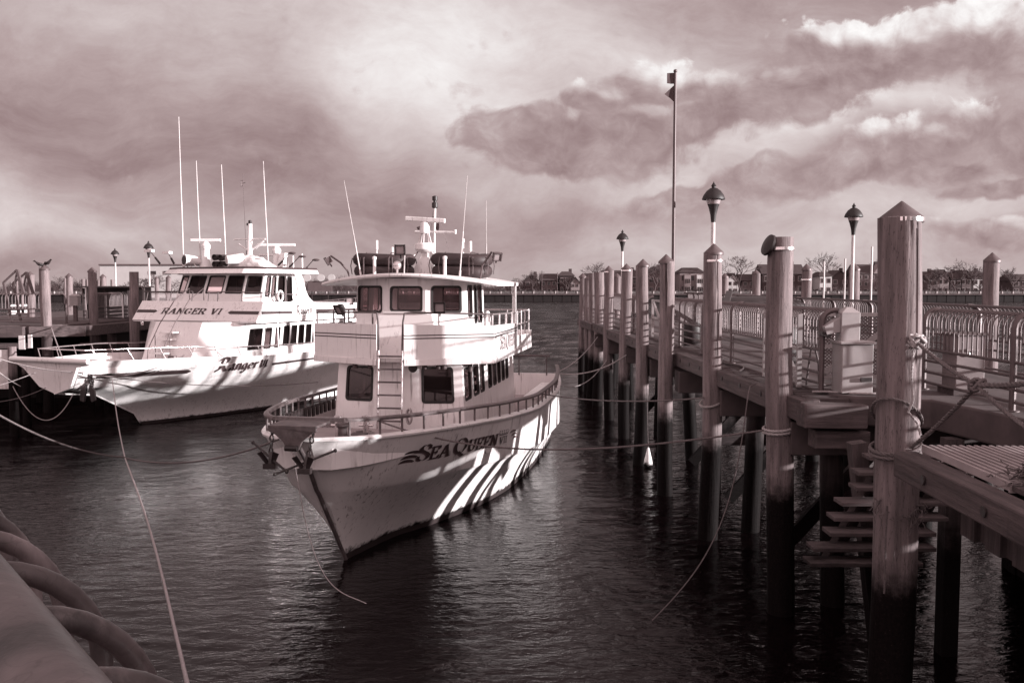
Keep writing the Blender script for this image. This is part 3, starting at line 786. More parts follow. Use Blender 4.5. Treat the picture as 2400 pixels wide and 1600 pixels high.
for y in (18.4, 26.2):
    b = MB(); b.beam((4.35, y + .3, 1.75), (7.9, y + .3, 1.75), .09, .24); b.build('cross_brace', TIMX, pier, smooth=0)
b = MB()  # added boards that block the low sun from the boat's bow
for i in range(40):
    yb = 6.2 + i * .24; b.box((8.72 + (.03 if i % 2 else 0), yb, 1.2), (.07, .235, 3.5))
b.build('sun_block_boards', TIMZ, pier, smooth=0)
# pendulum chains between beam and pile
for y in (17.8, 21.6, 25.1):
    q = MB()
    for i in range(9):
        f = i / 8; c = Vector((xe(y) + .1 + f * .7, y + .3 + f * .15, 2.86 - .22 * 4 * f * (1 - f)))
        q.tube([c + Vector((.055 * math.cos(a), .03 * math.sin(a) * (i % 2), .03 * math.sin(a) * (1 - i % 2))) for a in np.linspace(0, 6.28, 9)], .012, 5)
    tag(q.build('fender_chain', BLACK, smooth=50), 'slack rusty chain under the fender beam of the right pier, ' + {17.8: 'nearest the ringed pile', 21.6: 'behind the split pile', 25.1: 'behind the knotty pile'}[y], 'chain', 'chains under the right pier')


# ---- railings with pickets that hook inwards at the top
def railing(name, label, p0, p1, hook, z=3.4, group='pier railings', bay=2.44, posts_mat=STEEL, gates=(), H=1.22, slim=False):
    p0 = Vector((p0[0], p0[1], z)); p1 = Vector((p1[0], p1[1], z)); d = p1 - p0; L = d.length; d.normalize(); hk = Vector((hook[0], hook[1], 0)).normalized()
    t = thing(name, label, 'railing', p0, 0, group); nb = max(1, round(L / bay)); bl = L / nb; RR = .17
    prof = [Vector((0, 0, 0)) + hk * 0]
    def hookpts(b, z0): return [b + Vector((0, 0, z0))] + [b + hk * (RR - RR * math.cos(R(a))) + Vector((0, 0, H - RR + RR * math.sin(R(a)))) for a in (0, 22, 45, 68, 90)] + [b + hk * (RR + .05) + Vector((0, 0, H))]
    for i in range(nb + 1):
        m = MB(); pts = hookpts(d * bl * i, 0); m.tube(pts, .042, 6 if slim else 8); m.lathe([(.09, 0), (.09, .015), (.05, .02)], tuple(d * bl * i), 10); m.build('post', posts_mat, t, smooth=45)
    for i in range(nb):
        if i in gates: continue
        m = MB(); a, b = d * (bl * i + .05), d * (bl * (i + 1) - .05)
        for zz in (.12, .28, .45, .62): m.tube([a + Vector((0, 0, zz)), b + Vector((0, 0, zz))], .022, 5 if slim else 7)
        m.tube([a + hk * (RR + .05) + Vector((0, 0, H)), b + hk * (RR + .05) + Vector((0, 0, H))], .026, 5 if slim else 8)
        n = int(bl / .125)
        for j in range(1, n): m.tube(hookpts(d * (bl * i + bl * j / n), .62), .0115, 4 if slim else 6)
        m.build('picket_panel', posts_mat, t, smooth=45)
    return t


railing('pier_railing', 'grey tube railing with hooked pickets at the right edge, nearest the camera', (6.35, 1.5), (6.32, 13.7), (1, 0))
railing('pier_railing', 'long grey railing with hooked pickets behind the row of mooring piles', (4.63, 13.35), (xe(43) + .72, 43), (1, 0), gates=(5,))
railing('pier_railing', 'grey railing with hooked pickets along the far side of the right pier', (8.45, 4.0), (8.45, 43), (-1, 0), slim=True)
# gates of tube and flat bar with a diagonal
def gate(label, a, b, z=3.4, mesh=False):
    a = Vector((a[0], a[1], z)); b = Vector((b[0], b[1], z)); d = (b - a)
    t = thing('pier_gate', label, 'gate', a, 0, 'gates of the right pier'); m = MB()
    for p in (Vector(), d): m.beam(p, p + Vector((0, 0, 1.15)), .07, .07)
    for zz in (.12, .6, 1.12): m.beam(d * .03 + Vector((0, 0, zz)), d * .97 + Vector((0, 0, zz)), .05, .06)
    m.build('frame', CABIN, t, smooth=0)
    m = MB(); m.beam(d * .03 + Vector((0, 0, .15)), d * .97 + Vector((0, 0, 1.08)), .05, .09); m.build('diagonal', CABIN, t, smooth=0)
    if mesh:
        m = MB(); n = d.normalized(); L = d.length
        for s in (1, -1):
            k_ = -1.0
            while k_ < L:
                q0, q1 = max(0, k_), min(L, k_ + 1.0)
                z0, z1 = .13 + (q0 - k_), .13 + (q1 - k_)
                if s < 0: z0, z1 = 1.24 - z0, 1.24 - z1
                m.beam(n * q0 + Vector((0, 0, z0)), n * q1 + Vector((0, 0, z1)), .012, .012); k_ += .055
        m.build('expanded_metal', STEEL, t, smooth=0)
    return t


gate('white gate frame filled with expanded metal mesh behind the power pedestal', (5.05, 14.6), (6.28, 14.3), mesh=True)
gate('pale gate with diagonal brace right of the tilted-lid pile', (4.5, 14.0), (4.42, 15.6))
gate('pale gate with diagonal brace between the split pile and the knotty pile', (xe(25.4) + .72, 25.3), (xe(27.5) + .72, 27.4))

# ---- power pedestal, chest, posts on the pier
t = thing('power_pedestal', 'pale steel power pedestal with sloped spout on a big cabinet', 'pedestal', (5.05, 13.25, 3.4))
b = MB(); b.box((0, 0, .37), (.46, .42, .72)); b.build('cabinet', CABIN, t, smooth=0, bevel=.012)
b = MB(); b.box((-.005, 0, .75), (.52, .48, .04)); b.build('cabinet_lid', CABIN, t, smooth=0, bevel=.008)
b = MB(); b.box((-.06, .06, .97), (.28, .26, .42)); b.loft([[(-.21, -.08, 1.18), (.09, -.08, 1.18), (.09, .2, 1.18), (-.21, .2, 1.18)], [(-.10, .02, 1.27), (-.02, .02, 1.27), (-.02, .1, 1.27), (-.10, .1, 1.27)]], True, True); b.build('outlet_head', CABIN, t, smooth=0, bevel=.01)
b = MB(); b.slab([(-.20, -.04, 1.12), (-.20, -.04, .90), (-.40, -.04, .86), (-.44, -.04, .98)], (0, .18, 0)); b.build('spout', CABIN, t, smooth=0, bevel=.006)
b = MB(); b.box((-.40, .05, .86), (.14, .15, .06), M=Matrix.Rotation(R(20), 3, 'Y')); b.build('spout_mouth', BLACK, t, smooth=0)
b = MB(); b.box((.12, -.235, .22), (.16, .03, .05)); b.build('latch', BLACK, t, smooth=0)
t = thing('dock_chest', 'grey steel dock chest with latch, right of the thickest pile', 'chest', (6.62, 13.1, 3.4))
b = MB(); b.box((0, 0, .47), (.42, .42, .78)); b.build('body', mat('dull_chest_paint', grey(.22), .6, var=.25, scale=4, dirt=.5), t, smooth=0, bevel=.012)
b = MB(); b.box((0, 0, .88), (.46, .46, .04)); b.build('lid', STEEL, t, smooth=0, bevel=.008)
b = MB(); b.box((.02, -.225, .66), (.16, .03, .035)); b.tube(arc((.02, -.24, .64), .06, 200, 340, 8), .008, 6); b.build('latch', BRIGHT, t, smooth=0)
b = MB(); b.box((0, 0, .045), (.5, .5, .09)); b.build('skid', TIMX, t, smooth=0)
t = thing('meter_post', 'slim timber post carrying a meter, between pedestal and thickest pile', 'post', (5.42, 12.62, 2.4))
b = MB(); b.box((0, 0, 1.05), (.12, .12, 2.5)); b.build('post', TIMZ, t, smooth=0, bevel=.01)
b = MB(); b.box((.10, -.01, 1.42), (.10, .12, .22)); b.build('meter_box', STEEL, t, smooth=0, bevel=.01)
for i, (x, y, h, l) in enumerate([(4.75, 23.6, .8, 'small dark bin behind the ringed pile'), (5.6, 18.2, .75, 'dark drum behind the railing right of the ringed pile'), (6.4, 21.5, .6, 'low dark crate on the pier deck')]):
    t = thing('deck_bin', l, 'bin', (x, y, 3.4)); b = MB(); b.lathe([(.2, 0), (.22, .03), (.23, h - .05), (.2, h)], n=16); b.build('body', BLACK, t); b = MB(); b.lathe([(.235, h), (.24, h + .03), (.06, h + .07)], n=16); b.build('lid', STEEL, t)
# tarpaulin-covered gangway and dinghy seen over the railing
t = thing('covered_dinghy', 'upturned dinghy under a black cover on the right pier', 'dinghy', (6.9, 26.0, 4.35), R(6))
rings = []
for i in range(13):
    q = i / 12; w = .75 * math.sin(math.pi * min(1, q * .95 + .05)) ** .6; h = .30 * (math.sin(math.pi * q) ** .5) + .02
    rings.append([(-1.9 + 3.8 * q, w * math.cos(R(a)), h * math.sin(R(a))) for a in range(0, 181, 20)])
b = MB(); b.loft(rings, False); b.build('cover', BLACK, t, smooth=60)
b = MB()
for x in (-1.1, 1.1):
    for s in (-.4, .4): b.beam((x, s, 0), (x, s, -.95), .06, .06)
    b.beam((x, -.5, -.02), (x, .5, -.02), .06, .06)
b.build('trestle', TIMZ, t, smooth=0)
g_ = MB(); g_.beam((4.75, 20.5, 4.02), (6.2, 25.6, 4.78), .16, .10); tag(g_.build('gangway_boom', BLACK, smooth=0), 'dark slanting boom behind the split pile', 'boom')

# ---- street lamps of the pier
def lamp_proto():
    t = thing('pier_lamp', 'x', 'lamp', (0, 0, 3.4), 0, 'pier lamps')
    b = MB(); b.tube([(0, 0, 0), (0, 0, 3.2)], [.062, .05], 14); b.build('pole', WPOLE, t)
    b = MB(); b.lathe([(.12, 0), (.12, .2), (.08, .26), (.06, .3)], n=14); b.build('base', WPOLE, t)
    b = MB(); b.lathe([(.055, 3.15), (.06, 3.2), (.075, 3.34), (.12, 3.52), (.15, 3.60)], n=20); b.build('neck', LAMPM, t)
    b = MB(); b.lathe([(.15, 3.6), (.185, 3.72), (.19, 3.78)], n=20); b.build('lantern', LGLASS, t)
    b = MB(); b.lathe([(.10, 3.74), (.28, 3.71), (.285, 3.73), (.25, 3.82), (.18, 3.92), (.09, 3.99), (.05, 4.0), (.05, 4.04), (.065, 4.05), (.02, 4.12), (.003, 4.16)], n=24); b.build('hood', LAMPM, t, smooth=50)
    return t


LP = lamp_proto()
for i, (x, y, l) in enumerate([(5.02, 22.5, 'dark-hooded pier lamp on white pole rising behind the ringed pile'), (5.15, 42.0, 'smallest pier lamp, above the far piles left of the flagpole'), (10.72, 28.3, 'pier lamp on peeling white pole left of the thickest pile'),
                               (-21.2, 52.5, 'taller-looking pier lamp just left of the larger boat'), (-27.8, 63.0, 'pier lamp left of the pale building beyond the left pier')]):
    if i == 0: LP.location = (x, y, 3.4); LP['label'] = l
    else: dup(LP, (x, y, 3.4), None, l)
# ---- flagpole
t = thing('flagpole', 'tall white flagpole with a small flag and a pennant at its top', 'flagpole', (at(1578, 600, y=23.0).x, 23.0, 3.4))
b = MB(); b.tube([(0, 0, 0), (.0, 0, 6.95)], [.05, .034], 14); b.sphere((0, 0, 6.97), .05); b.build('pole', mat('dull_flagpole_metal', grey(.10), .45, .3, var=.25), t)
b = MB(); b.slab([(-.02, 0, 6.66), (-.02, 0, 6.93), (-.10, .01, 6.93), (-.21, -.01, 6.92), (-.21, -.01, 6.67), (-.10, .01, 6.66)], (0, .008, 0)); b.build('flag', FLAG, t, smooth=0)
b = MB(); b.slab([(-.02, 0, 6.63), (-.02, 0, 6.20), (-.12, .015, 6.30), (-.27, -.01, 6.40)], (0, .008, 0)); b.build('pennant', FLAG, t, smooth=0)
for (px, tip, y) in [(1981, 606, 70), (2044, 578, 60), (1932, 612, 75)]:
    a = at(px, tip, y=y); b = MB(); b.tube([(a.x, y, 0), (a.x, y, a.z)], .07, 8); tag(b.build('boat_mast', WPOLE), {1981: 'thin pale mast just right of the thin lamp', 2044: 'tallest thin mast left of the thickest pile', 1932: 'short thin mast left of the thin lamp'}[px], 'mast', 'thin masts beyond the right pier')

# ---- landing at the right foreground
t = thing('landing_platform', 'low timber landing with ribbed grating beside the thickest pile', 'platform', (0, 0, 0))
A_, B_ = at(2122, 1086, z=3.22), at(2400, 1226, z=3.22); dv = (B_ - A_).normalized(); E_ = B_ + dv * 3.5
b = MB(); b.beam(A_, E_, .24, .25); bo = b.build('edge_beam', TIMY, t, smooth=0, bevel=.02)
nn = Vector((-dv.y, dv.x, 0)); nn = nn if nn.x < 0 else -nn
for f in (.75, 1.9, 3.3):
    c = A_ + dv * f + nn * .132; q = MB(); q.tube([c, c + nn * .012], .045, 10); q.build('bolt', BLACK, bo, smooth=0)
inn = -nn
b = MB(); nb_ = 16
for i in range(nb_):
    c0 = A_ + inn * (.15 + .072 * i) + Vector((0, 0, .165)); b.beam(c0 + dv * .05, c0 + dv * 1.75, .030, .07)
for f in (.06, .5, 1.0, 1.5, 1.74): b.beam(A_ + dv * f + inn * .14 + Vector((0, 0, .14)), A_ + dv * f + inn * 1.25 + Vector((0, 0, .14)), .03, .05)
b.build('ribbed_grating', mat('pale_fibre_grating', grey(.34), .7, var=.15, scale=4), t, smooth=0)
b = MB()
for i in range(5): b.beam(A_ + dv * (1.92 + i * .31) + inn * .14 + Vector((0, 0, .16)), A_ + dv * (1.92 + i * .31) + inn * 1.6 + Vector((0, 0, .16)), .295, .05)
b.beam(A_ + dv * .05 + inn * 1.42 + Vector((0, 0, .17)), A_ + dv * 1.75 + inn * 1.42 + Vector((0, 0, .17)), .3, .05)
b.build('planks', TIMX, t, smooth=0, bevel=.01)
b = MB()
for i in range(16):
    c = A_ + dv * (.55 + i * .24) + inn * (.42 + (.06 if i % 2 else 0)); b.box((c.x, c.y, 2.86), (.10, .27, .46), rz=math.atan2(dv.y, dv.x) - math.pi / 2)
b.build('skirt_boards', TIMZ, t, smooth=0)
for f in (.9, 3.4, 5.2):
    c = A_ + dv * f + inn * 1.0; b = MB(); b.tube([(c.x, c.y, -1), (c.x, c.y, 3.1)], .16, 14); b.build('support_pile', SHADEPILE, t, smooth=50)
# weed washed onto the landing
wd = MB(); rg_ = random.Random(5); c0 = A_ + dv * 1.75 + inn * .45 + Vector((0, 0, .2))
for i in range(420):
    p = c0 + dv * rg_.gauss(0, .17) + inn * rg_.gauss(0, .11) + Vector((0, 0, abs(rg_.gauss(0, .05)))); pts = [p]
    for j in range(3): pts.append(pts[-1] + Vector((rg_.gauss(0, .03), rg_.gauss(0, .03), rg_.gauss(.006, .018))))
    wd.tube(pts, [.009, .008, .006, .002], 3, cap=False)
tag(wd.build('seaweed_clump', ROPED, smooth=60), 'tangled clump of dark seaweed on the landing planks', 'seaweed')
# stairs going down to the water behind the thickest pile
t = thing('boarding_stair', 'row of timber stair treads stepping down to the water behind the thickest pile', 'stairs', (0, 0, 0))
for i in range(8):
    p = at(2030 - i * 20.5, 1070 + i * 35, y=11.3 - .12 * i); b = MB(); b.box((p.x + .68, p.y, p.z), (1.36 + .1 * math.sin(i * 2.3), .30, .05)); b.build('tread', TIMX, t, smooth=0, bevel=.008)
for sx in (.3, 1.15):
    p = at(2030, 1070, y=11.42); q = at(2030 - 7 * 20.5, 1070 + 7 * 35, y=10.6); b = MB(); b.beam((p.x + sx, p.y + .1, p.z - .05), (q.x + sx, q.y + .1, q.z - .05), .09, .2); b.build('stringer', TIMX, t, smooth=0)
b = MB(); b.beam((5.0, 11.7, -.6), (4.5, 11.6, 2.95), .2, .2); b.build('raking_post', TIMZ, t, smooth=0)
b = MB(); b.beam((5.9, 11.9, -.6), (5.9, 11.9, 2.95), .22, .22); b.build('raking_post', TIMZ, t, smooth=0)

# ================================================================== quay under the camera
railA, railB = at(0, 1320, z=4.62), at(235, 1600, z=4.62)
rd = (railB - railA).normalized(); ro = Vector((-rd.y, rd.x, 0)); ro = ro if ro.x > 0 else -ro
railA -= ro * .052; railB -= ro * .052
def Lq(f, o): p = railA + rd * f + ro * o; return (p.x, p.y)
q = MB(); q.prism([Lq(-14, .42), Lq(4, .42), Lq(4, -8), Lq(-14, -8)], 2.9, 3.4); struct(q.build('quay', CONC, smooth=0), 'concrete quay below the camera')
t = thing('quay_railing', 'grey tube railing with thick curved pickets in the lower left corner', 'railing', (railA.x, railA.y, 3.4))
PIPE = mat('painted_pipe', grey(.095, .75), .45, var=.8, scale=6, bump=.25, dirt=.6, dirtc=.35, streak=.6, crack=.25)
LV = lambda f, o, z: rd * f + ro * o + Vector((0, 0, z))
b = MB(); b.tube([LV(-3, 0, 1.22), LV(2.2, 0, 1.22)], .052, 24); b.build('top_rail', PIPE, t)
f = -2.43
while f < 1.6:
    b = MB(); pts = [LV(f, -.02, 1.20)] + [LV(f, .03 + .17 * math.sin(R(a)), 1.02 + .17 * math.cos(R(a)) - .0) for a in range(0, 91, 10)] + [LV(f, .20, .62)]
    b.tube(pts, .0158, 14); b.build('picket', PIPE, t, smooth=60); f += .235
b = MB(); b.tube([LV(-3, .20, .62), LV(2.2, .20, .62)], .024, 12); b.build('middle_rail', PIPE, t)
for z in (.12, .28, .45):
    b = MB(); b.tube([LV(-3, .20, z), LV(2.2, .20, z)], .022, 10); b.build('lower_rail', PIPE, t)
for f in (-2.5, -.9 + .075 * 0, 2.0):
    b = MB(); b.tube([LV(f, .20, 0), LV(f, .20, 1.03), LV(f, .12, 1.18), LV(f, 0, 1.22)], .04, 14); b.build('post', PIPE, t, smooth=60)

# ================================================================== left pier
lp = thing('pier', 'left pier with timber face beam, end-on behind the larger boat', 'pier', (0, 0, 0))
b = MB(); b.prism([(-48, 34.4), (-18.6, 35.3), (-17.9, 36.5), (-17.3, 60), (-16.8, 90), (-27, 90), (-27, 44), (-48, 43)], 3.0, 3.4); b.build('concrete_slab', CONC, lp, smooth=0, bevel=.03)
for (a, c) in [((-40, 33.9), (-29.5, 34.2)), ((-29.4, 34.2), (-18.9, 34.7)), ((-18.8, 34.85), (-16.9, 35.5)), ((-16.95, 35.6), (-16.6, 42)), ((-16.6, 42.1), (-16.4, 52))]:
    b = MB(); b.beam((a[0], a[1], 3.17), (c[0], c[1], 3.17), .32, .42); b.build('fender_beam', TIMX, lp, smooth=0, bevel=.02)
b = MB(); b.beam((-40, 34.2, 2.62), (-18.9, 35.0, 2.62), .2, .2); b.build('lower_wale', TIMX, lp, smooth=0)
for i, x in enumerate((-38, -34, -30.5, -27.4, -24.3, -21.3, -18.2)):
    b = MB(); b.tube([(x, 35.0, -1), (x, 35, 3)], .18, 12); b.build('support_pile', SHADEPILE, lp, smooth=50)
    b = MB(); b.tube([(x + 1.2, 38.0, -1), (x + 1.2, 38, 3)], .18, 12); b.build('support_pile', SHADEPILE, lp, smooth=50)
for i, (px, w, y0, y1) in enumerate([(53, 14, 786, 818), (72, 8, 784, 815)]):
    p = at(px, y0, y=34.2); q_ = at(px, y1, y=34.2); b = MB(); b.box((p.x, 34.15, (p.z + q_.z) / 2), (w / 2100 * 34.2, .08, p.z - q_.z)); b.build('white_board', WPOLE, lp, smooth=0)
for a_, c_ in (((-48, 39.2), (-18.4, 39.6)), ((-18.3, 39.6), (-17.9, 62))):  # dark sheets added for the black shade under the pier
    b = MB(); b.beam((a_[0], a_[1], .9), (c_[0], c_[1], .9), .15, 4.1); b.build('shade_backing', DARKBULK, lp, smooth=0)
for i, y in enumerate((37, 41, 45, 49, 54)):
    b = MB(); b.tube([(-17.1, y, -1), (-17.2, y, 3)], .18, 12); b.build('support_pile', SHADEPILE, lp, smooth=50)
b = MB()
for i in range(7): b.beam((-17.5, 36.2 + i * .02, 2.6 - i * .33), (-14.9, 38 + i * .02, 2.6 - i * .33), .08, .1)
b.build('ladder_boards', TIMX, lp, smooth=0)
railing('pier_railing', 'sunlit railing with hooked pickets across the end of the left pier', (-40, 35.2), (-18.7, 36.2), (0, 1), slim=True)
railing('pier_railing', 'railing with hooked pickets along the boat side of the left pier', (-18.3, 36.8), (-17.7, 62), (-1, 0), slim=True, gates=(0,))
LPL = [(104, 35.2, .37, 620, 'left pier pile with two birds on its capped top', 0), (217, 38.0, .36, 626, 'left pier pile crossed by a curved shadow, with pointed cap', 1), (312, 37.3, .36, 637, 'dark flat-topped pile hard against the larger boat', 2)]
for px, y, dia, tip, l, c in LPL: pile(px, y, dia, tip, l, 'piles of the left pier', cap=None if c == 2 else 'cone')
for px, w, tip, l in [(71, 16, 636, 'capped pile left of the bird pile, beyond the left pier'), (162, 15, 640, 'stout capped pile midway between the bird pile and the curved-shadow pile'), (241, 14, 642, 'capped pile just right of the curved-shadow pile'), (262, 7, 655, 'thin short pile left of the lamp beyond the left pier'),
                      (366, 9, 648, 'pale round-topped pile between the lamp and the larger boat'), (394, 12, 645, 'stout pale pile touching the larger boat\'s wheelhouse'), (196, 8, 654, 'thin pile left of the curved-shadow pile'), (114, 6, 656, 'thin pile right behind the bird pile'),
                      (51, 6, 652, 'thin pile at the foot of the left davit'), (152, 5, 652, 'thinnest pile left of the stout capped pile'), (204, 5, 655, 'thinnest pile left of the curved-shadow pile'), (231, 5, 656, 'thin pile hidden between two capped piles of the left pier'), (40, 6, 655, 'short thin pile at the far left')]:
    y = .34 * 2100 / w; pile(px, y, .34, tip, l, 'far piles beyond the left pier', cap='cone' if w > 8 else None)
# davits of a gangway at the far left
for i, (a, b_, c_, l) in enumerate([((8, 662), (40, 632), (56, 688), 'slanting gangway davit at the far left edge'), ((30, 664), (62, 638), (78, 688), 'slanting gangway davit second from the far left')]):
    y = 38 + i; A1, B1, C1 = at(*a, y=y), at(*b_, y=y), at(*c_, y=y); b = MB(); b.beam(A1, B1, .07, .07); b.beam(B1, C1, .1, .1); b.beam((A1.x, y, A1.z), (A1.x + .3, y, 3.4), .08, .08); b.beam(B1 + Vector((0, 0, -.05)), A1.lerp(C1, .5), .05, .05)
    tag(b.build('gangway_davit', STEEL, smooth=0), l, 'davit', 'gangway davits')
def bird(x, y, z, rz, label):
    t = thing('bird', label, 'bird', (x, y, z), rz, 'birds on the pile')
    m = MB(); rings = []
    for (u, r, h) in [(-.20, .012, .10), (-.12, .035, .12), (-.04, .062, .15), (.05, .068, .18), (.11, .048, .23), (.14, .036, .27), (.17, .036, .29), (.20, .02, .285), (.235, .004, .28)]:
        rings.append([(u, r * math.cos(a), h + r * math.sin(a)) for a in np.linspace(0, 2 * math.pi, 10, endpoint=False)])
    m.loft(rings, True, True); m.build('body', BLACK, t, smooth=60)
    for s in (-1, 1):
        m = MB(); m.tube([(.02, s * .025, 0), (.01, s * .03, .06), (.02, s * .03, .13)], .007, 5); m.build('leg', BLACK, t)
        m = MB(); m.slab([(.10, s * .066, .20), (-.02, s * .078, .16), (-.19, s * .03, .10), (-.06, s * .066, .22)], (0, s * .012, 0)); m.build('wing', BLACK, t, smooth=0)
p = at(102, 622, y=35.2); bird(p.x + .16, 35.2, p.z - .07, R(-20), 'dark bird standing higher and right on the pile cap'); bird(p.x - .13, 35.15, p.z - .12, R(200), 'dark bird sitting lower and left on the pile cap')
t = thing('power_pedestal', 'small pale power pedestal on the left pier beside the larger boat', 'pedestal', (-19.0, 39.0, 3.4)); b = MB(); b.box((0, 0, .35), (.14, .14, .7)); b.build('stand', STEEL, t, smooth=0)
b = MB(); b.box((0, 0, .9), (.36, .3, .42)); b.loft([[(-.2, -.17, 1.11), (.2, -.17, 1.11), (.2, .17, 1.11), (-.2, .17, 1.11)], [(-.08, -.05, 1.2), (.08, -.05, 1.2), (.08, .05, 1.2), (-.08, .05, 1.2)]], True, True); b.build('head', CABIN, t, smooth=0)
t = thing('dock_shed', 'dark open-sided dock shelter on the left pier behind the larger boat', 'shelter', (-18.6, 41.5, 3.4))
b = MB(); b.box((0, 1, .75), (3.0, .1, 1.5)); b.build('back_panel', BLACK, t, smooth=0)
for x in (-1.4, -.4, .7, 1.4):
    b = MB(); b.box((x, .4, .72), (.09, .09, 1.44)); b.build('post', TIMZ, t, smooth=0)
b = MB(); b.box((0, .5, 1.5), (3.2, 1.3, .07)); b.build('roof', BLACK, t, smooth=0)
# small craft in the slips beyond the left pier and between the boats
def small_boat(x, y, L, rz, label, cab=True):
    t = thing('moored_boat', label, 'boat', (x, y, 0), rz, 'small boats beyond the left pier'); m = MB(); rings = []
    for i in range(9):
        q = i / 8; w = L * .16 * (1 - (1 - min(1, q * 1.6)) ** 2.2) + .02; zs = 1.0 + .35 * (1 - q) ** 2
        rings.append([(-w, q * L, zs), (-w * .8, q * L, .1), (0, q * L, -.2), (w * .8, q * L, .1), (w, q * L, zs), (0, q * L, zs - .05)])
    m.loft(rings, True, True); m.build('hull', WHITE2, t, smooth=40)
    if cab:
        m = MB(); m.loft([[(-L * .11, L * .35, 1), (L * .11, L * .35, 1), (L * .12, L * .75, 1), (-L * .12, L * .75, 1)], [(-L * .09, L * .45, 2.3), (L * .09, L * .45, 2.3), (L * .1, L * .72, 2.3), (-L * .1, L * .72, 2.3)]], True, True); m.build('cabin', WHITE2, t, smooth=0)
        m = MB(); m.loft([[(-L * .118, L * .38, 1.55), (L * .118, L * .38, 1.55), (L * .121, L * .7, 1.55), (-L * .121, L * .7, 1.55)], [(-L * .108, L * .42, 2.05), (L * .108, L * .42, 2.05), (L * .112, L * .69, 2.05), (-L * .112, L * .69, 2.05)]], True, True); m.build('window_band', WINM, t, smooth=0)
for x, y, L, rz, l in [(-66, 118, 8, .3, 'small white cabin boat right of the bird pile'), (-57, 120, 9, -.2, 'small white cabin boat by the stout capped pile'), (-50, 112, 8, .4, 'small white boat left of the pier lamps'), (-72, 110, 8, .1, 'small white boat at the far left'),
                       (-24.5, 110, 9, 1.3, 'small white boat in the gap between the two big boats')]:
    small_boat(x, y, L, rz, l)
t = thing('roadside_sign', 'pale sign panel among trees between the two big boats', 'sign', (-47.5, SHORE - 40, 2)); b = MB(); b.box((0, 0, 2.6), (6, .3, 2.6)); b.build('panel', HW['mid'], t, smooth=0)
for s in (-2, 2): b = MB(); b.beam((s, 0, -2.4), (s, 0, 1.5), .25, .25); b.build('leg', BLACK, t, smooth=0)
for i in range(3):
    c = (-3 + i * 2.6 + (.8 if i else 0), -.3, 4.7); b = MB(); b.lathe([(.9, 0), (.9, .3)], c, 16, M=Matrix.Rotation(R(90), 3, 'X')); b.build('disc', HW['white'], t, smooth=30)

# added unseen shed, put here to shade the quay railing and the landing
t = thing('shade_shed', 'added unseen shed that shades the quay railing and the landing', 'shed', (8.6, 1.4, 3.4))
b = MB(); b.box((0, 0, 1.35), (2.6, 11.2, 2.7)); b.build('walls', TIMZ, t, smooth=0)
b = MB(); b.slab([(-1.6, -5.8, 2.72), (1.6, -5.8, 2.72), (0, -5.8, 3.5)], (0, 11.5, 0)); b.build('roof', ROOF, t, smooth=0)
for y in (-3.5, 0, 3.5):
    b = MB(); b.box((-1.32, y, 1.5), (.06, 1.4, .9)); w_ = b.build('window', WPOLE, t, smooth=0); b = MB(); b.box((-1.36, y, 1.5), (.03, 1.2, .72)); b.build('pane', WINM, w_, smooth=0)
b = MB(); b.box((-1.32, 4.8, 1.05), (.06, .95, 2.1)); b.build('door', BLACK, t, smooth=0)

# hoses and cable left on the deck of the right pier
for pts, l in (([(4.45, 13.2, 3.42), (4.75, 13.25, 3.41), (5.0, 13.0, 3.42), (5.3, 12.9, 3.43), (5.6, 13.1, 3.43), (5.95, 13.0, 3.43)], 'pale hose lying along the deck at the foot of the power pedestal'),
               ([(4.62, 14.0, 3.43), (4.66, 14.0, 3.8), (4.72, 14.02, 4.05), (4.80, 14.0, 3.8), (4.84, 14.0, 3.46), (5.1, 14.1, 3.43)], 'looped dark hose hung by the pale gate'),
               ([(4.2, 16.5, 3.40), (4.5, 17.4, 3.41), (4.35, 18.4, 3.41), (4.6, 19.6, 3.42), (4.4, 20.6, 3.42)], 'dark cable winding along the plank walk')):
    b = MB(); P_ = [Vector(q) for q in pts]; line = []
    for i in range(len(P_) - 1):
        a0, a1, a2, a3 = P_[max(0, i - 1)], P_[i], P_[i + 1], P_[min(len(P_) - 1, i + 2)]
        for f in np.linspace(0, 1, 7)[:-1]:
            line.append(.5 * ((2 * a1) + (a2 - a0) * f + (2 * a0 - 5 * a1 + 4 * a2 - a3) * f * f + (3 * a1 - a0 - 3 * a2 + a3) * f ** 3))
    b.tube(line + [P_[-1]], .016, 7); tag(b.build('hose', ROPEW if 'pale hose' in l else ROPED, smooth=60), l, 'hose')

for px, h, l in ((1270, 7.0, 'thin street lamp pole in front of the second far house'), (1306, 6.5, 'thin street lamp pole beside the flat-topped far house'), (1685, 7.5, 'utility pole between the pale mansion and the tallest bare tree'), (2120, 8.0, 'utility pole hidden behind the thickest pile'), (2330, 7.5, 'utility pole right of the lone capped pile')):
    x = (px - 1200) / 2100 * (SHORE + 3); t = thing('utility_pole', l, 'pole', (x, SHORE + 3, 2.1), 0, 'poles on the far shore')
    b = MB(); b.tube([(0, 0, 0), (0, 0, h)], [.13, .09], 8); b.build('pole', BARK, t); b = MB(); b.beam((-.8, 0, h - .5), (.8, 0, h - .5), .12, .12); b.build('crossarm', BARK, t, smooth=0)

# ================================================================== lettering drawn with a broad nib
def el(cx, cy, rx, ry, a0=0, a1=360, n=20): return [(cx + rx * math.cos(R(a0 + (a1 - a0) * i / n)), cy + ry * math.sin(R(a0 + (a1 - a0) * i / n))) for i in range(n + 1)]


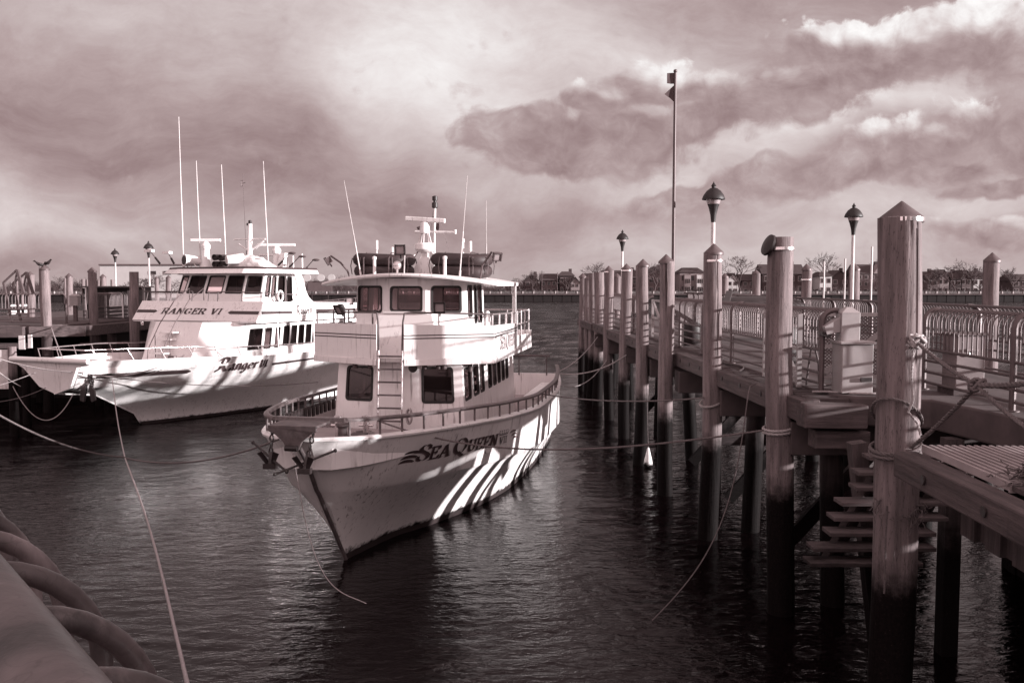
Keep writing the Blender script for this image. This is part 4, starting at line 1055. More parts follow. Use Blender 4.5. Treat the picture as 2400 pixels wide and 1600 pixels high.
CAPS = {
    'S': (.68, [[(.63, .72), (.61, .90), (.46, 1), (.26, .97), (.13, .84), (.15, .67), (.32, .55), (.5, .44), (.62, .30), (.6, .13), (.45, .02), (.25, 0), (.1, .09), (.06, .28)]]),
    'E': (.70, [[(.16, 0), (.16, 1)], [(.02, 1), (.62, 1), (.64, .78)], [(.02, 0), (.64, 0), (.68, .24)], [(.16, .52), (.46, .52)], [(.46, .40), (.46, .64)]]),
    'A': (.86, [[(.08, 0), (.42, 1)], [(.42, 1), (.72, 0)], [(.19, .33), (.6, .33)], [(-.04, 0), (.22, 0)], [(.56, 0), (.88, 0)]]),
    'Q': (.98, [el(.45, .5, .39, .5, 0, 360, 26), [(.34, .10), (.52, -.06), (.72, -.2), (1.0, -.14)]]),
    'U': (.78, [[(.14, 1), (.14, .25), (.22, .06), (.4, 0), (.56, .07), (.64, .25), (.64, 1)], [(0, 1), (.3, 1)], [(.5, 1), (.78, 1)]]),
    'N': (.86, [[(.14, 0), (.14, 1)], [(.14, 1), (.70, 0)], [(.70, 0), (.70, 1)], [(0, 0), (.3, 0)], [(0, 1), (.2, 1)], [(.54, 1), (.86, 1)]]),
    'V': (.80, [[(.10, 1), (.40, 0)], [(.40, 0), (.68, 1)], [(-.02, 1), (.26, 1)], [(.54, 1), (.82, 1)]]),
    'I': (.36, [[(.18, 0), (.18, 1)], [(.02, 0), (.34, 0)], [(.02, 1), (.34, 1)]]),
    'R': (.86, [[(.16, 0), (.16, 1)], [(.02, 1), (.5, 1), (.66, .91), (.69, .75), (.62, .58), (.46, .5), (.16, .5)], [(.42, .5), (.74, 0)], [(.02, 0), (.32, 0)], [(.62, 0), (.88, 0)]]),
    'G': (.84, [[(.68, .70), (.66, .90), (.46, 1), (.24, .94), (.10, .74), (.08, .45), (.15, .18), (.32, .01), (.52, .02), (.68, .12), (.68, .42)], [(.48, .42), (.84, .42)]]),
}
BLK = {
    'R': (.86, [[(.22, .98), (.22, .12), (.05, -.02), (.0, .10)], [(-.02, .78), (.08, .98), (.28, 1.04), (.52, 1.0), (.64, .84), (.58, .64), (.38, .53), (.24, .52)], [(.38, .53), (.52, .2), (.70, -.02), (.88, .08)]]),
    'a': (.52, [[(.08, .5), (.22, .62), (.38, .55), (.38, .12), (.5, 0)], [(.38, .36), (.16, .28), (.08, .14), (.2, 0), (.38, .14)]]),
    'n': (.54, [[(.02, .54), (.12, .62), (.12, 0)], [(.12, .46), (.3, .62), (.42, .52), (.42, .1), (.52, 0)]]),
    'g': (.54, [[(.4, .58), (.2, .62), (.07, .45), (.07, .18), (.2, .02), (.4, .14)], [(.4, .62), (.4, -.15), (.25, -.36), (.06, -.26), (.12, -.16)], [(.4, .58), (.53, .66)]]),
    'e': (.48, [[(.08, .3), (.44, .38), (.38, .58), (.22, .62), (.07, .42), (.07, .16), (.2, 0), (.44, .12)]]),
    'r': (.44, [[(.02, .54), (.12, .62), (.12, 0)], [(.12, .44), (.28, .62), (.42, .52)]]),
    'V': (.52, [[(.02, .98), (.12, .86), (.12, .2), (.26, 0)], [(.26, 0), (.44, .2), (.44, .98)]]),
    'I': (.30, [[(.14, .98), (.14, .04)], [(.0, .0), (.28, .04)]]),
}


def text_quads(items, nib, shear=0.0, gap=.10):
    """items: (glyph set, char, scale) or a number for a space; returns quads in text space and the width"""
    out = []; x = 0.0
    for it in items:
        if isinstance(it, (int, float)): x += it; continue
        gs, ch, sc = it; w, strokes = gs[ch]
        for st in strokes:
            pts = [st[0]]
            for a, b in zip(st, st[1:]):
                pts.append(b)
            for a, b in zip(pts, pts[1:]):
                A = (x + a[0] * sc, a[1] * sc); B = (x + b[0] * sc, b[1] * sc)
                L = math.hypot(B[0] - A[0], B[1] - A[1]) + 1e-6; ex, ey = (B[0] - A[0]) / L * .012, (B[1] - A[1]) / L * .012
                n = (nib[0] * sc, nib[1] * sc); th = (-ey * 1.2, ex * 1.2)
                q = [(A[0] - n[0] - ex - th[0], A[1] - n[1] - ey - th[1]), (A[0] + n[0] - ex + th[0], A[1] + n[1] - ey + th[1]), (B[0] + n[0] + ex + th[0], B[1] + n[1] + ey + th[1]), (B[0] - n[0] + ex - th[0], B[1] - n[1] + ey - th[1])]
                out.append([(p[0] + shear * p[1], p[1]) for p in q])
        x += w * sc + gap
    return out, x


def lettering(name, quads, F, m, parent, lift=.006, dx=0.0, dy=0.0, split=1):
    mb = MB()
    for i, q in enumerate(quads):
        if split > 1 and len(q) == 4:                # cut long strokes so they follow a curved side
            for s in range(split):
                f0, f1 = s / split, (s + 1) / split
                mix = lambda a, b, f: (a[0] + (b[0] - a[0]) * f, a[1] + (b[1] - a[1]) * f)
                r = [mix(q[0], q[3], f0), mix(q[1], q[2], f0), mix(q[1], q[2], f1), mix(q[0], q[3], f1)]
                mb.add([F(p[0] + dx, p[1] + dy, lift + (i % 40) * .00012) for p in r], [(0, 1, 2, 3)])
        else: mb.add([F(p[0] + dx, p[1] + dy, lift + (i % 40) * .00012) for p in q], [tuple(range(len(q)))])
    return mb.build(name, m, parent, smooth=0)


# ================================================================== hull form
class Hull:
    def __init__(s, L, levels, N=54, pw=1.5): s.L, s.lv, s.N, s.pw = L, levels, N, pw
    def pt(s, lev, u, side=1):
        s0, hb, zz = s.lv[lev] if isinstance(lev, str) else lev
        y = s0 + (s.L - s0) * u ** s.pw; h = interp(hb, y) if u > 0 else hb[0][1]
        return Vector((side * h, y, interp(zz, y)))
    def u_of(s, lev, y): s0 = s.lv[lev][0]; return max(0, min(1, (y - s0) / (s.L - s0))) ** (1 / s.pw)
    def row(s, lev, side=1): return [s.pt(lev, i / s.N, side) for i in range(s.N + 1)]
    def skin(s, mb, names, close=True):
        rows = {sd: [s.row(n, sd) for n in names] for sd in (1, -1)}
        for sd in (1, -1): mb.loft(rows[sd], False)
        if close: mb.add([r[-1] for r in rows[1]] + [r[-1] for r in reversed(rows[-1])], [tuple(range(2 * len(names)))])
        if (rows[1][0][0] - rows[-1][0][0]).length > .01 or (rows[1][-1][0] - rows[-1][-1][0]).length > .01:
            a = [r[0] for r in rows[1]]; b = [r[0] for r in rows[-1]]; mb.loft([a, b], False)
    def blend(s, a, b, f, fh=None):                  # a level between two others; fh bends the flare
        A, B = s.lv[a], s.lv[b]; fh = f if fh is None else fh
        L = s.L; s0 = A[0] + (B[0] - A[0]) * f; ys = np.linspace(0, 1, 40); hb = []; zz = []
        for q in ys:
            y = s0 + (L - s0) * q; ya = A[0] + (L - A[0]) * q; yb = B[0] + (L - B[0]) * q
            hb.append((y, interp(A[1], ya) * (1 - fh) + interp(B[1], yb) * fh)); zz.append((y, interp(A[2], ya) * (1 - f) + interp(B[2], yb) * f))
        return (s0, hb, zz)


def offset(tab, d): return [(a, max(.015, b + d)) for a, b in tab]


# ================================================================== the smaller boat (bow towards the camera)
SQ = thing('party_boat', 'white party fishing boat in the middle, bow on, with dark-trimmed rails and two life floats', 'boat', (-3.4, 14.0, 0), R(-10))
hs = [(.2, .14), (.5, .60), (.9, .95), (2.1, 1.48), (4, 2.02), (6, 2.42), (8.5, 2.68), (11, 2.70), (13.5, 2.52), (15.4, 2.25)]
zs = [(.2, 2.50), (2, 2.38), (4, 2.25), (6, 2.12), (9, 2.0), (12, 2.0), (15.4, 2.1)]
hk = [(.8, .03), (1.2, .52), (2.7, 1.20), (4.5, 1.77), (6.4, 2.24), (9, 2.52), (12, 2.56), (15.4, 2.2)]
zk = [(.8, 1.56), (2.7, 1.40), (6.4, 1.16), (10, 1.0), (15.4, .95)]
hw = [(2.1, .015), (3.7, .44), (4.7, .95), (7.1, 1.75), (8.5, 1.97), (11.7, 2.1), (15.4, 2.0)]
hull = Hull(15.4, {'sheer': (.2, hs, zs), 'knuckle': (.8, offset(hk, .085), [(a, b + .02) for a, b in zk]), 'under': (.90, offset(hk, -.02), [(a, b - .06) for a, b in zk]),
                   'band': (2.02, [(a - .08, b + .008) for a, b in hw], [(2, .13), (15.4, .10)]), 'wl': (2.1, hw, [(2.1, .02), (15.4, .0)]),
                   'keel': (2.6, [(2.6, .01), (6, .5), (9, .9), (15.4, 1.2)], [(2.6, -.7), (15.4, -.8)])})
for i, f in enumerate((.25, .5, .75)): hull.lv['flare%d' % i] = hull.blend('band', 'under', f, f ** 1.38)
m_ = MB(); hull.skin(m_, ['band', 'flare0', 'flare1', 'flare2', 'under', 'knuckle', 'sheer']); m_.build('hull', WHITE, SQ, smooth=32)
m_ = MB(); hull.skin(m_, ['keel', 'wl', 'band']); m_.build('hull_bottom', BOOT, SQ, smooth=40)
# inner bulwark and decks
inn_s = (.42, offset(hs, -.13), [(a, b) for a, b in zs]); inn_d = (.42, offset(hs, -.16), [(0, 2.0), (4.6, 2.0), (4.8, 1.5), (15.4, 1.45)])
hull.lv['in_s'], hull.lv['in_d'] = inn_s, inn_d
m_ = MB(); hull.skin(m_, ['in_s', 'in_d'], False)
for sd in (1, -1): m_.loft([hull.row('sheer', sd), hull.row('in_s', sd)], False)
m_.build('bulwark_inside', WHITE, SQ, smooth=30)
m_ = MB(); m_.loft([hull.row('in_d', 1), hull.row('in_d', -1)], False); m_.build('deck', DECK, SQ, smooth=30)
m_ = MB()
for sd in (1, -1):
    line = [p + Vector((sd * -.03, 0, .03)) for p in hull.row('sheer', sd)]
    rings = [[p + Vector((sd * x, 0, z)) for x, z in ((.075, -.035), (.085, .0), (.06, .03), (-.10, .03), (-.10, -.03))] for p in line]; m_.loft(rings, True, True)
m_.build('gunwale', WHITE2, SQ, smooth=40)
prof = [hull.pt(l, 0) for l in ('knuckle', 'under', 'flare2', 'flare1', 'flare0', 'band', 'wl')]
m_ = MB(); m_.tube([Vector((0, .12, 2.42)), Vector((0, .42, 2.1))] + [Vector((0, p.y - .015, p.z)) for p in prof] + [Vector((0, 2.3, -.3))], .038, 8); m_.build('stem_band', RUST, SQ, smooth=60)
# timber rail on stanchions round the whole boat
def railp(y, sd, dz=.33): p = hull.pt('sheer', hull.u_of('sheer', y), sd); return Vector((p.x - sd * .05, p.y, p.z + dz))
ys_ = [.55, .7, .9, 1.2, 1.6] + [2 + .4 * i for i in range(34)]
m_ = MB()
for sd in (1, -1):
    rings = [[railp(y, sd) + Vector((sd * x, 0, z)) for x, z in ((.055, -.03), (.06, .01), (.03, .035), (-.04, .035), (-.06, .0), (-.05, -.03))] for y in ys_]; m_.loft(rings, True, True)
m_.beam(railp(.55, 1) + Vector((0, .03, 0)), railp(.55, -1) + Vector((0, .03, 0)), .1, .06)
m_.build('wooden_rail', TRIMW, SQ, smooth=50)
for sd in (1, -1):
    for y in [.6, 1.1, 1.6] + [2.2 + .62 * i for i in range(22)]: m_ = MB(); m_.tube([railp(y, sd, -.02), railp(y, sd, .31)], .021, 7); m_.build('rail_stanchion', TRIMW, SQ, smooth=50)
for i in range(26):                                   # rod holders along the inside of the port and starboard bulwark
    y = 2.6 + i * .36
    for sd in (-1, 1):
        if sd == 1 and i % 2: continue
        p = railp(y, sd, -.02); m_ = MB(); m_.box((p.x - sd * .10, p.y, p.z + (.02 if sd < 0 else -.02)), (.06, .11 if sd < 0 else .07, .26 if sd < 0 else .13)); m_.build('rod_holder', BLACK, SQ, smooth=0)
m_ = MB(); p = hull.pt('sheer', 1); m_.tube([(-2.0, 15.2, 2.72), (2.0, 15.2, 2.72)], .035, 8)
for x in (-1.9, -1, 0, 1, 1.9): m_.tube([(x, 15.2, 2.1), (x, 15.2, 2.72)], .02, 6)
m_.build('stern_rail', RUST, SQ, smooth=50)
m_ = MB(); m_.box((0, 15.28, 1.78), (4.3, .1, .75)); m_.build('stern_bulwark', WHITE, SQ, smooth=0)
m_ = MB(); m_.box((2.0, 13.0, 1.88), (.42, 3.6, .07)); m_.beam((2.0, 11.4, 1.6), (2.0, 11.4, 1.86), .3, .3); m_.beam((2.0, 14.5, 1.6), (2.0, 14.5, 1.86), .3, .3); m_.build('side_bench', WHITE, SQ, smooth=0, bevel=.015)
# bow plate with its two fairleads
m_ = MB(); m_.slab([(-.40, -.18, 2.80), (-.40, -.18, 2.72), (-.30, -.17, 2.68), (-.16, -.16, 2.56), (-.09, -.15, 2.42), (.09, -.15, 2.42), (.16, -.16, 2.56), (.30, -.17, 2.68), (.40, -.18, 2.72), (.40, -.18, 2.80)], (0, .06, 0))
m_.box((0, .12, 2.79), (.80, .60, .04)); m_.build('bow_plate', RUST, SQ, smooth=0, bevel=.008)
m_ = MB(); m_.tube([(-.1, -.2, 2.46), (.1, -.2, 2.46)], .045, 12); m_.build('bow_roller', BLACK, SQ)
for x, y in ((-.42, 2.9), (.10, 3.0)):
    m_ = MB(); m_.lathe([(.06, 1.98), (.06, 2.42), (.085, 2.44), (.085, 2.5), (.02, 2.52)], (x, y, 0), 14); m_.tube([(x - .14, y, 2.33), (x + .14, y, 2.33)], .025, 8); m_.build('mooring_bitt', CHROME, SQ)
m_ = MB(); m_.lathe([(.16, 2.0), (.15, 2.15), (.09, 2.2), (.08, 2.34), (.13, 2.4), (.12, 2.44)], (-.18, 2.5, 0), 16); m_.box((.1, 2.55, 2.12), (.28, .34, .24)); m_.build('windlass', RUST, SQ)
for i in range(4): m_ = MB(); m_.box((.1 + i * .14, 1.9 + .1 * i, 2.05 + .004 * i), (.55, .10, .05), rz=R(25 + 6 * i)); m_.build('deck_timber', TRIMW, SQ, smooth=0)

# ---- name on both bows
def sqF(side, s_a, s_b, f_a, f_b):
    """text space (x in metres of run, y in cap heights) -> hull side between knuckle and sheer"""
    def F(x, y, lift):
        s = s_a + x; f = f_a + y * (f_b - f_a); u = hull.u_of('sheer', s)
        e = .002; P = lambda u_, f_: hull.pt('knuckle', u_, side).lerp(hull.pt('sheer', u_, side), f_)
        p = P(u, f); tu = P(min(1, u + e), f) - P(u - e, f); tf = P(u, f + .05) - P(u, f - .05); n = tu.cross(tf).normalized()
        if n.x * side < 0: n = -n
        return p + n * (lift + .008)
    return F


capsz = .62
def fit(quads, w, run): k_ = run / w; return [[(p[0] * k_, p[1]) for p in q] for q in quads]
word = [(CAPS, 'S', 1.3), (CAPS, 'E', 1.0), (CAPS, 'A', 1.0), .28, (CAPS, 'Q', 1.3), (CAPS, 'U', 1.0), (CAPS, 'E', 1.0), (CAPS, 'E', 1.0), (CAPS, 'N', 1.0)]
qd, wd_ = text_quads(word, (.085, .022), .22, .06)
shell = []
for i in range(3):                                    # fan shell: three stacked crescents
    up = [(.20 + .30 * math.cos(R(a)) * (1 - .1 * (2 - i)), .10 + i * .36 + .30 * math.sin(R(a))) for a in range(10, 171, 16)]
    lo = [(.20 + .30 * math.cos(R(a)) * (1 - .1 * (2 - i)), .08 + i * .36 + .10 * math.sin(R(a))) for a in range(170, 9, -16)]
    shell.append([(p[0] + .1 * i, p[1]) for p in up + lo])
crown = [[(x0, .85), (x0 + .05, .85), (x0 + .02 + .03 * j, 1.16)] for j, x0 in enumerate((0, .09, .18, .27, .36))] + [[(0, .78), (.42, .78), (.42, .84), (0, .84)]]
crown += [el(.03 + j * .095, 1.2, .025, .05, 0, 360, 8)[:-1] for j in range(5)]
num, nw_ = text_quads([(CAPS, 'V', .62), (CAPS, 'I', .62), (CAPS, 'I', .62)], (.085, .022), .15, .03)
for side in (1, -1):
    S0 = 1.92; run = 3.15
    F = sqF(side, S0, 0, .42, .67) if side > 0 else (lambda x, y, l, G=sqF(-1, 0, 0, .42, .67): G(S0 + run - x, y, l))
    q2 = fit(qd, wd_, run)
    lettering('boat_name_shadow', q2, F, LETTER2, SQ, .001, -.03, -.09, split=3)
    nm = lettering('boat_name', q2, F, LETTER, SQ, .007, split=3); nm['label'] = 'dark italic lettering SEA QUEEN with grey shadow'
    G = lambda x, y, l: F(x - .42, y, l)
    lettering('shell_emblem', [[(p[0] * .85, p[1] * .95 - .12) for p in q] for q in shell], G, LETTER, SQ, .007)
    lettering('shell_emblem_shadow', [[(p[0] * .85 - .03, p[1] * .95 - .2) for p in q] for q in shell], G, LETTER2, SQ, .001)
    G2 = lambda x, y, l: F(x + run + .1, y, l)
    lettering('numeral', [[(p[0] * .42, p[1] - .02) for p in q] for q in num], G2, LETTER, SQ, .007)
    lettering('crown_emblem', [[(p[0] * 1.15, p[1]) for p in q] for q in crown], G2, LETTER, SQ, .007)
    G3 = lambda x, y, l: F(x + run + .78, y, l)
    lettering('shell_emblem', [[((.6 - p[0]) * .8, p[1] * .95 - .05) for p in q] for q in shell], G3, LETTER2, SQ, .007)

# ---- lower deckhouse
def facets(parent, plan_b, plan_t, z0, z1, wins, matl, name, th=.05, glass=GLASS, frame=None, rad=.08, fw=.045):
    m = MB(); n = len(plan_b)
    for i in range(n):
        a, b = plan_b[i], plan_b[(i + 1) % n]; c, d = plan_t[(i + 1) % n], plan_t[i]
        cr = [(a[0], a[1], z0), (b[0], b[1], z0), (c[0], c[1], z1), (d[0], d[1], z1)]
        wall(m, cr, wins.get(i, []), th)
        for h in wins.get(i, []): window(parent, cr, h, fw, rad, glass, frame)
    return m.build(name, matl, parent, smooth=0)


pb = [(-1.5, 5.4), (0, 5.12), (1.5, 5.4), (1.5, 11.6), (-1.5, 11.6)]; pt = [(-1.38, 5.5), (0, 5.24), (1.38, 5.5), (1.42, 11.6), (-1.42, 11.6)]
def us(a, b, s0=5.45, L=6.15): return ((a - s0) / L, (b - s0) / L)
sw = [us(*q) + (.55, .90) for q in ((5.62, 6.2), (6.5, 7.02), (7.2, 7.62), (8.1, 8.5), (8.7, 9.08), (9.28, 9.63), (9.85, 10.2), (10.4, 10.72))]
facets(SQ, pb, pt, 1.45, 3.36, {0: [(.17, .60, .55, .925)], 1: [(.40, .85, .54, .925)], 2: sw, 4: [(1 - b, 1 - a, c, d) for a, b, c, d in sw]}, WHITE, 'deckhouse', glass=DGLASS)
m_ = MB(); m_.box((0, 8.5, 1.5), (2.8, 6.0, .04)); m_.build('cabin_floor', DECK, SQ, smooth=0)
for x in (-.98, -.62, .60, 1.02, .9):
    m_ = MB(); m_.lathe([(.035, 3.18), (.06, 3.2), (.065, 3.3), (.02, 3.34)], (x, 5.30 + abs(x) * .12, 0), 10); m_.build('deck_light', STEEL, SQ)
m_ = MB(); m_.lathe([(.03, 0), (.085, .03), (.10, .10), (.06, .11)], (.42, 5.18, 3.24), 16, M=Matrix.Rotation(R(90), 3, 'X')); m_.build('horn', BLACK, SQ)
for y in (5.9, 7.4):
    m_ = MB(); m_.lathe([(.05, 3.1), (.06, 3.14), (.05, 3.28), (.03, 3.3)], (1.48, y, 0), 10); m_.build('deck_light', STEEL, SQ)
# ---- upper deck with V-shaped front bulwark
ud = [(-2.04, 5.72), (-.3, 4.84), (-.27, 4.98), (.27, 4.98), (.3, 4.84), (2.04, 5.76), (2.04, 10.95), (-2.04, 10.95)]
m_ = MB(); m_.prism(ud, 3.36, 3.45); m_.build('upper_deck', WHITE, SQ, smooth=0, bevel=.01)
def panel(a, b, z0, z1a, z1b, th=.05):
    d = Vector((b[0] - a[0], b[1] - a[1], 0)); n = Vector((-d.y, d.x, 0)).normalized() * th
    return [(a[0], a[1], z0), (b[0], b[1], z0), (b[0], b[1], z1b), (a[0], a[1], z1a)], n
for a, b, ta, tb in (((-2.04, 5.72), (-.3, 4.84), 4.14, 4.17), ((.3, 4.84), (2.04, 5.76), 4.17, 4.12), ((2.04, 5.81), (2.04, 8.75), 4.12, 4.05), ((2.04, 8.8), (2.04, 10.95), 3.74, 3.68), ((-2.04, 8.75), (-2.04, 5.77), 4.05, 4.14), ((-2.04, 10.95), (-2.04, 8.8), 3.68, 3.74)):
    q, n = panel(a, b, 3.42, ta, tb); m_ = MB(); m_.slab(q, n); pn = m_.build('upper_bulwark', WHITE2, SQ, smooth=0, bevel=.008)
    q, n = panel(a, b, 3.30, 3.43, 3.43); off = -n * .5; m_ = MB(); m_.slab([Vector(p) + off for p in q], n * 1.6); m_.build('fascia', WHITE, SQ, smooth=0, bevel=.006)
    if ta > 4:
        m_ = MB()
        for zz in (3.86, 3.925): q, n = panel(a, b, zz, zz + .022, zz + .022); m_.slab([Vector(p) - n * .08 for p in q], n * .06)
        m_.build('pinstripes', STRIPE, SQ, smooth=0)
m_ = MB(); m_.box((0, 10.97, 3.6), (4.1, .05, .35)); m_.build('upper_bulwark', WHITE2, SQ, smooth=0)
q2, w2 = text_quads([(CAPS, 'S', 1.25), (CAPS, 'E', 1.), (CAPS, 'A', 1.), .2, (CAPS, 'Q', 1.25), (CAPS, 'U', 1.), (CAPS, 'E', 1.), (CAPS, 'E', 1.), (CAPS, 'N', 1.)], (.08, .02), .2, .06)
lettering('side_name', fit(q2, w2, 1.9), lambda x, y, l: Vector((2.045 + l, 6.45 + x, 3.55 + y * .26)), LETTER2, SQ)
lettering('side_name', fit(q2, w2, 1.9), lambda x, y, l: Vector((-2.045 - l, 8.35 - x, 3.55 + y * .26)), LETTER2, SQ)
def tubes(name, lines, r, m, parent, n=8):
    mb = MB()
    for l in lines: mb.tube(l, r, n)
    return mb.build(name, m, parent, smooth=55)
tubes('upper_rail', [[(-2.0, 8.7, 4.30), (-2.0, 5.78, 4.38), (-.42, 4.95, 4.42), (-.30, 4.90, 4.40), (-.27, 4.88, 4.2), (-.25, 4.86, 3.5)], [(2.0, 5.8, 4.36), (.42, 4.95, 4.42), (.30, 4.90, 4.40), (.27, 4.88, 4.2), (.25, 4.86, 3.5)]] +
      [[(-x, y, 4.1), (-x, y, 4.39)] for x, y in ((2.0, 5.8), (2.0, 6.8), (2.0, 7.8), (1.2, 5.38), (.42, 4.97))], .02, RUST, SQ)
tubes('side_rail', [[(.95, 5.24, 4.13), (.95, 5.24, 4.4)], [(2.0, 5.8, 4.36), (2.0, 8.8, 4.30), (2.0, 10.9, 4.32), (-2.0, 10.9, 4.32), (-2.0, 8.7, 4.3)], [(2.0, 8.8, 4.0), (2.0, 10.9, 4.0)]] + [[(2.0, y, 3.7), (2.0, y, 4.34)] for y in (5.8, 6.6, 7.4, 8.2, 9.0, 9.6, 10.2, 10.85)] + [[(x, 10.9, 3.6), (x, 10.9, 4.33)] for x in (-1.4, -.7, 0, .7, 1.4)], .018, CHROME, SQ)
# ladder from foredeck to upper deck
lad = MB(); A1, A2 = Vector((-.26, 4.72, 1.98)), Vector((-.26, 4.86, 3.62)); dxl = Vector((.52, 0, 0))
for d_ in (Vector(), dxl): lad.tube([A1 + d_, A2 + d_], .024, 8)
lad.build('ladder_rails', CHROME, SQ, smooth=55)
for i in range(6):
    m_ = MB(); p = A1.lerp(A2, .10 + i * .165); m_.beam(p, p + dxl, .07, .03); m_.build('ladder_rung', RUST, SQ, smooth=0)
# ---- wheelhouse
wb = [(-1.32, 6.36), (-.45, 5.95), (.45, 5.95), (1.32, 6.36), (1.32, 8.3), (-1.32, 8.3)]; wt = [(-1.27, 6.42), (-.45, 6.02), (.45, 6.02), (1.27, 6.42), (1.27, 8.3), (-1.27, 8.3)]
facets(SQ, wb, wt, 3.44, 5.14, {0: [(.06, .84, .56, .89)], 1: [(.12, .90, .575, .885)], 2: [(.16, .86, .56, .89)], 3: [(.08, .30, .50, .90), (.42, .56, .40, .90), (.62, .86, .40, .90)], 4: [(.15, .40, .55, .88), (.60, .85, .55, .88)], 5: [(.2, .45, .55, .88), (.6, .85, .5, .9)]}, WHITE2, 'wheelhouse')
m_ = MB(); m_.box((0, 5.93, 4.385), (1.0, .06, .05)); m_.build('sill', WHITE2, SQ, smooth=0, bevel=.01)
m_ = MB(); m_.box((0, 7.0, 4.1), (2.4, .5, .08)); m_.box((.3, 6.9, 4.25), (.5, .2, .3)); m_.build('console', BLACK, SQ, smooth=0)
m_ = MB(); m_.slab([(-.9, 5.55, 3.45), (.9, 5.55, 3.45), (.62, 5.94, 4.36), (-.62, 5.94, 4.36)], (0, .35, 0)); m_.build('wheelhouse_skirt', WHITE2, SQ, smooth=0, bevel=.02)
rings = []
for i in range(25):
    t_ = -2.03 + 4.06 * i / 24; z = 5.25 - .048 * t_ * t_; sf = 5.46 + .17 * t_ * t_
    rings.append([(t_, sf + .02, z - .08), (t_, sf, z - .05), (t_, sf + .01, z - .01), (t_, sf + .05, z), (t_, 8.95, z), (t_, 8.98, z - .04), (t_, 8.95, z - .08)])
m_ = MB(); m_.loft(rings, True, True); m_.build('wheelhouse_roof', WHITE, SQ, smooth=40)
for s in (-1, 1):
    m_ = MB(); m_.beam((s * 1.97, 8.72, 4.0), (s * 1.97, 8.72, 5.02), .09, .10); m_.slab([(s * 1.93, 8.7, 5.05), (s * 1.93, 8.4, 5.05), (s * 1.93, 8.64, 4.75), (s * 1.93, 8.7, 4.7)], (s * .06, 0, 0)); m_.build('roof_post', WHITE2, SQ, smooth=0, bevel=.01)
for i, (x, y) in enumerate(((1.42, 8.1), (1.40, 7.9))):
    m_ = MB(); m_.tube([(x + .18 * math.cos(a) * 0, y + .18 * math.cos(a), 4.15 + .18 * math.sin(a)) for a in np.linspace(0, 6.28, 20)], .045, 8)
    if i == 0: m_.build('life_ring', WHITE2, SQ, smooth=60)
# ---- things on the wheelhouse roof (fixed to the boat)
def rz(t_): return 5.25 - .048 * t_ * t_
def whip(parent, a, b, r=.012, m=WPOLE, name='whip_antenna'):
    mb = MB(); a, b = Vector(a), Vector(b); c = a.lerp(b, .45); mb.tube([a, a.lerp(b, .06)], r * 2.0, 8); mb.tube([a.lerp(b, .06), c], r * 1.25, 7); mb.tube([c, b], [r * .9, r * .55], 6); return mb.build(name, m, parent, smooth=60)
whip(SQ, (-1.14, 6.3, rz(1.14)), (-1.52, 6.3, 7.35)); whip(SQ, (1.16, 6.3, rz(1.16)), (1.34, 6.3, 7.4)); whip(SQ, (1.54, 7.4, rz(1.5)), (1.54, 7.4, 6.95), .010)
for x, y, zt in ((-1.40, 8.2, 6.1), (-1.0, 8.2, 5.93), (.80, 8.2, 6.12), (.98, 8.2, 6.06)):
    m_ = MB(); m_.lathe([(.02, rz(x) - .02), (.02, zt - .25), (.036, zt - .24), (.036, zt - .01), (.01, zt)], (x, y, 0), 10); m_.build('short_antenna', WHITE2, SQ)
for x in (-.77, .86):
    m_ = MB(); m_.lathe([(.035, rz(x) - .02), (.035, 5.56), (.05, 5.57), (.05, 5.62), (.01, 5.64)], (x, 6.15, 0), 12); m_.build('vent_pipe', WHITE2, SQ)
def flood(parent, c, aim, size=.24, m=BLACK):
    c = Vector(c); a = Vector(aim).normalized(); M = a.to_track_quat('-Y', 'Z').to_matrix(); mb = MB()
    for (x, z, w, h) in ((0, size * .42, size, size * .12), (0, -size * .42, size, size * .12), (size * .44, 0, size * .12, size), (-size * .44, 0, size * .12, size)):
        mb.box(c + M @ Vector((x, -.02, z)), (w, .05, h), M=M)
    mb.box(c + M @ Vector((0, .05, 0)), (size * .8, .10, size * .7), M=M); mb.box(c + M @ Vector((0, .02, -size * .62)), (.03, .03, size * .4), M=M)
    o = mb.build('floodlight', m, parent, smooth=0); q = MB(); q.box(c + M @ Vector((0, -.012, 0)), (size * .8, .02, size * .76), M=M); q.build('lens', LGLASS, o, smooth=0); return o
flood(SQ, (-.21, 6.3, 5.78), (0, -1, -.1)); m_ = MB(); m_.tube([(-.14, 6.34, 5.2), (-.12, 6.34, 5.7)], .016, 8); m_.build('light_stem', WPOLE, SQ)
m_ = MB(); m_.sphere((-.2, 6.02, 5.43), .10); m_.tube([(-.2, 6.02, 5.2), (-.2, 6.02, 5.36)], .025, 8); m_.build('searchlight', CHROME, SQ)
tubes('lamp_arm', [[(-1.46, 6.5, 5.12), (-1.52, 6.45, 5.32), (-1.66, 6.4, 5.5), (-1.9, 6.4, 5.66)]], .022, STEEL, SQ); flood(SQ, (-1.98, 6.4, 5.54), (-.75, -.35, -.5), .2, STEEL)
tubes('lamp_arm', [[(1.58, 6.5, 5.12), (1.64, 6.45, 5.42), (1.87, 6.4, 5.73)]], .022, STEEL, SQ); flood(SQ, (1.99, 6.4, 5.62), (.5, -.8, -.45), .2, STEEL)
flood(SQ, (-1.32, 5.38, 4.46), (-.5, -.75, -.5), .23); flood(SQ, (.98, 5.2, 4.52), (.1, -1, -.2), .24)
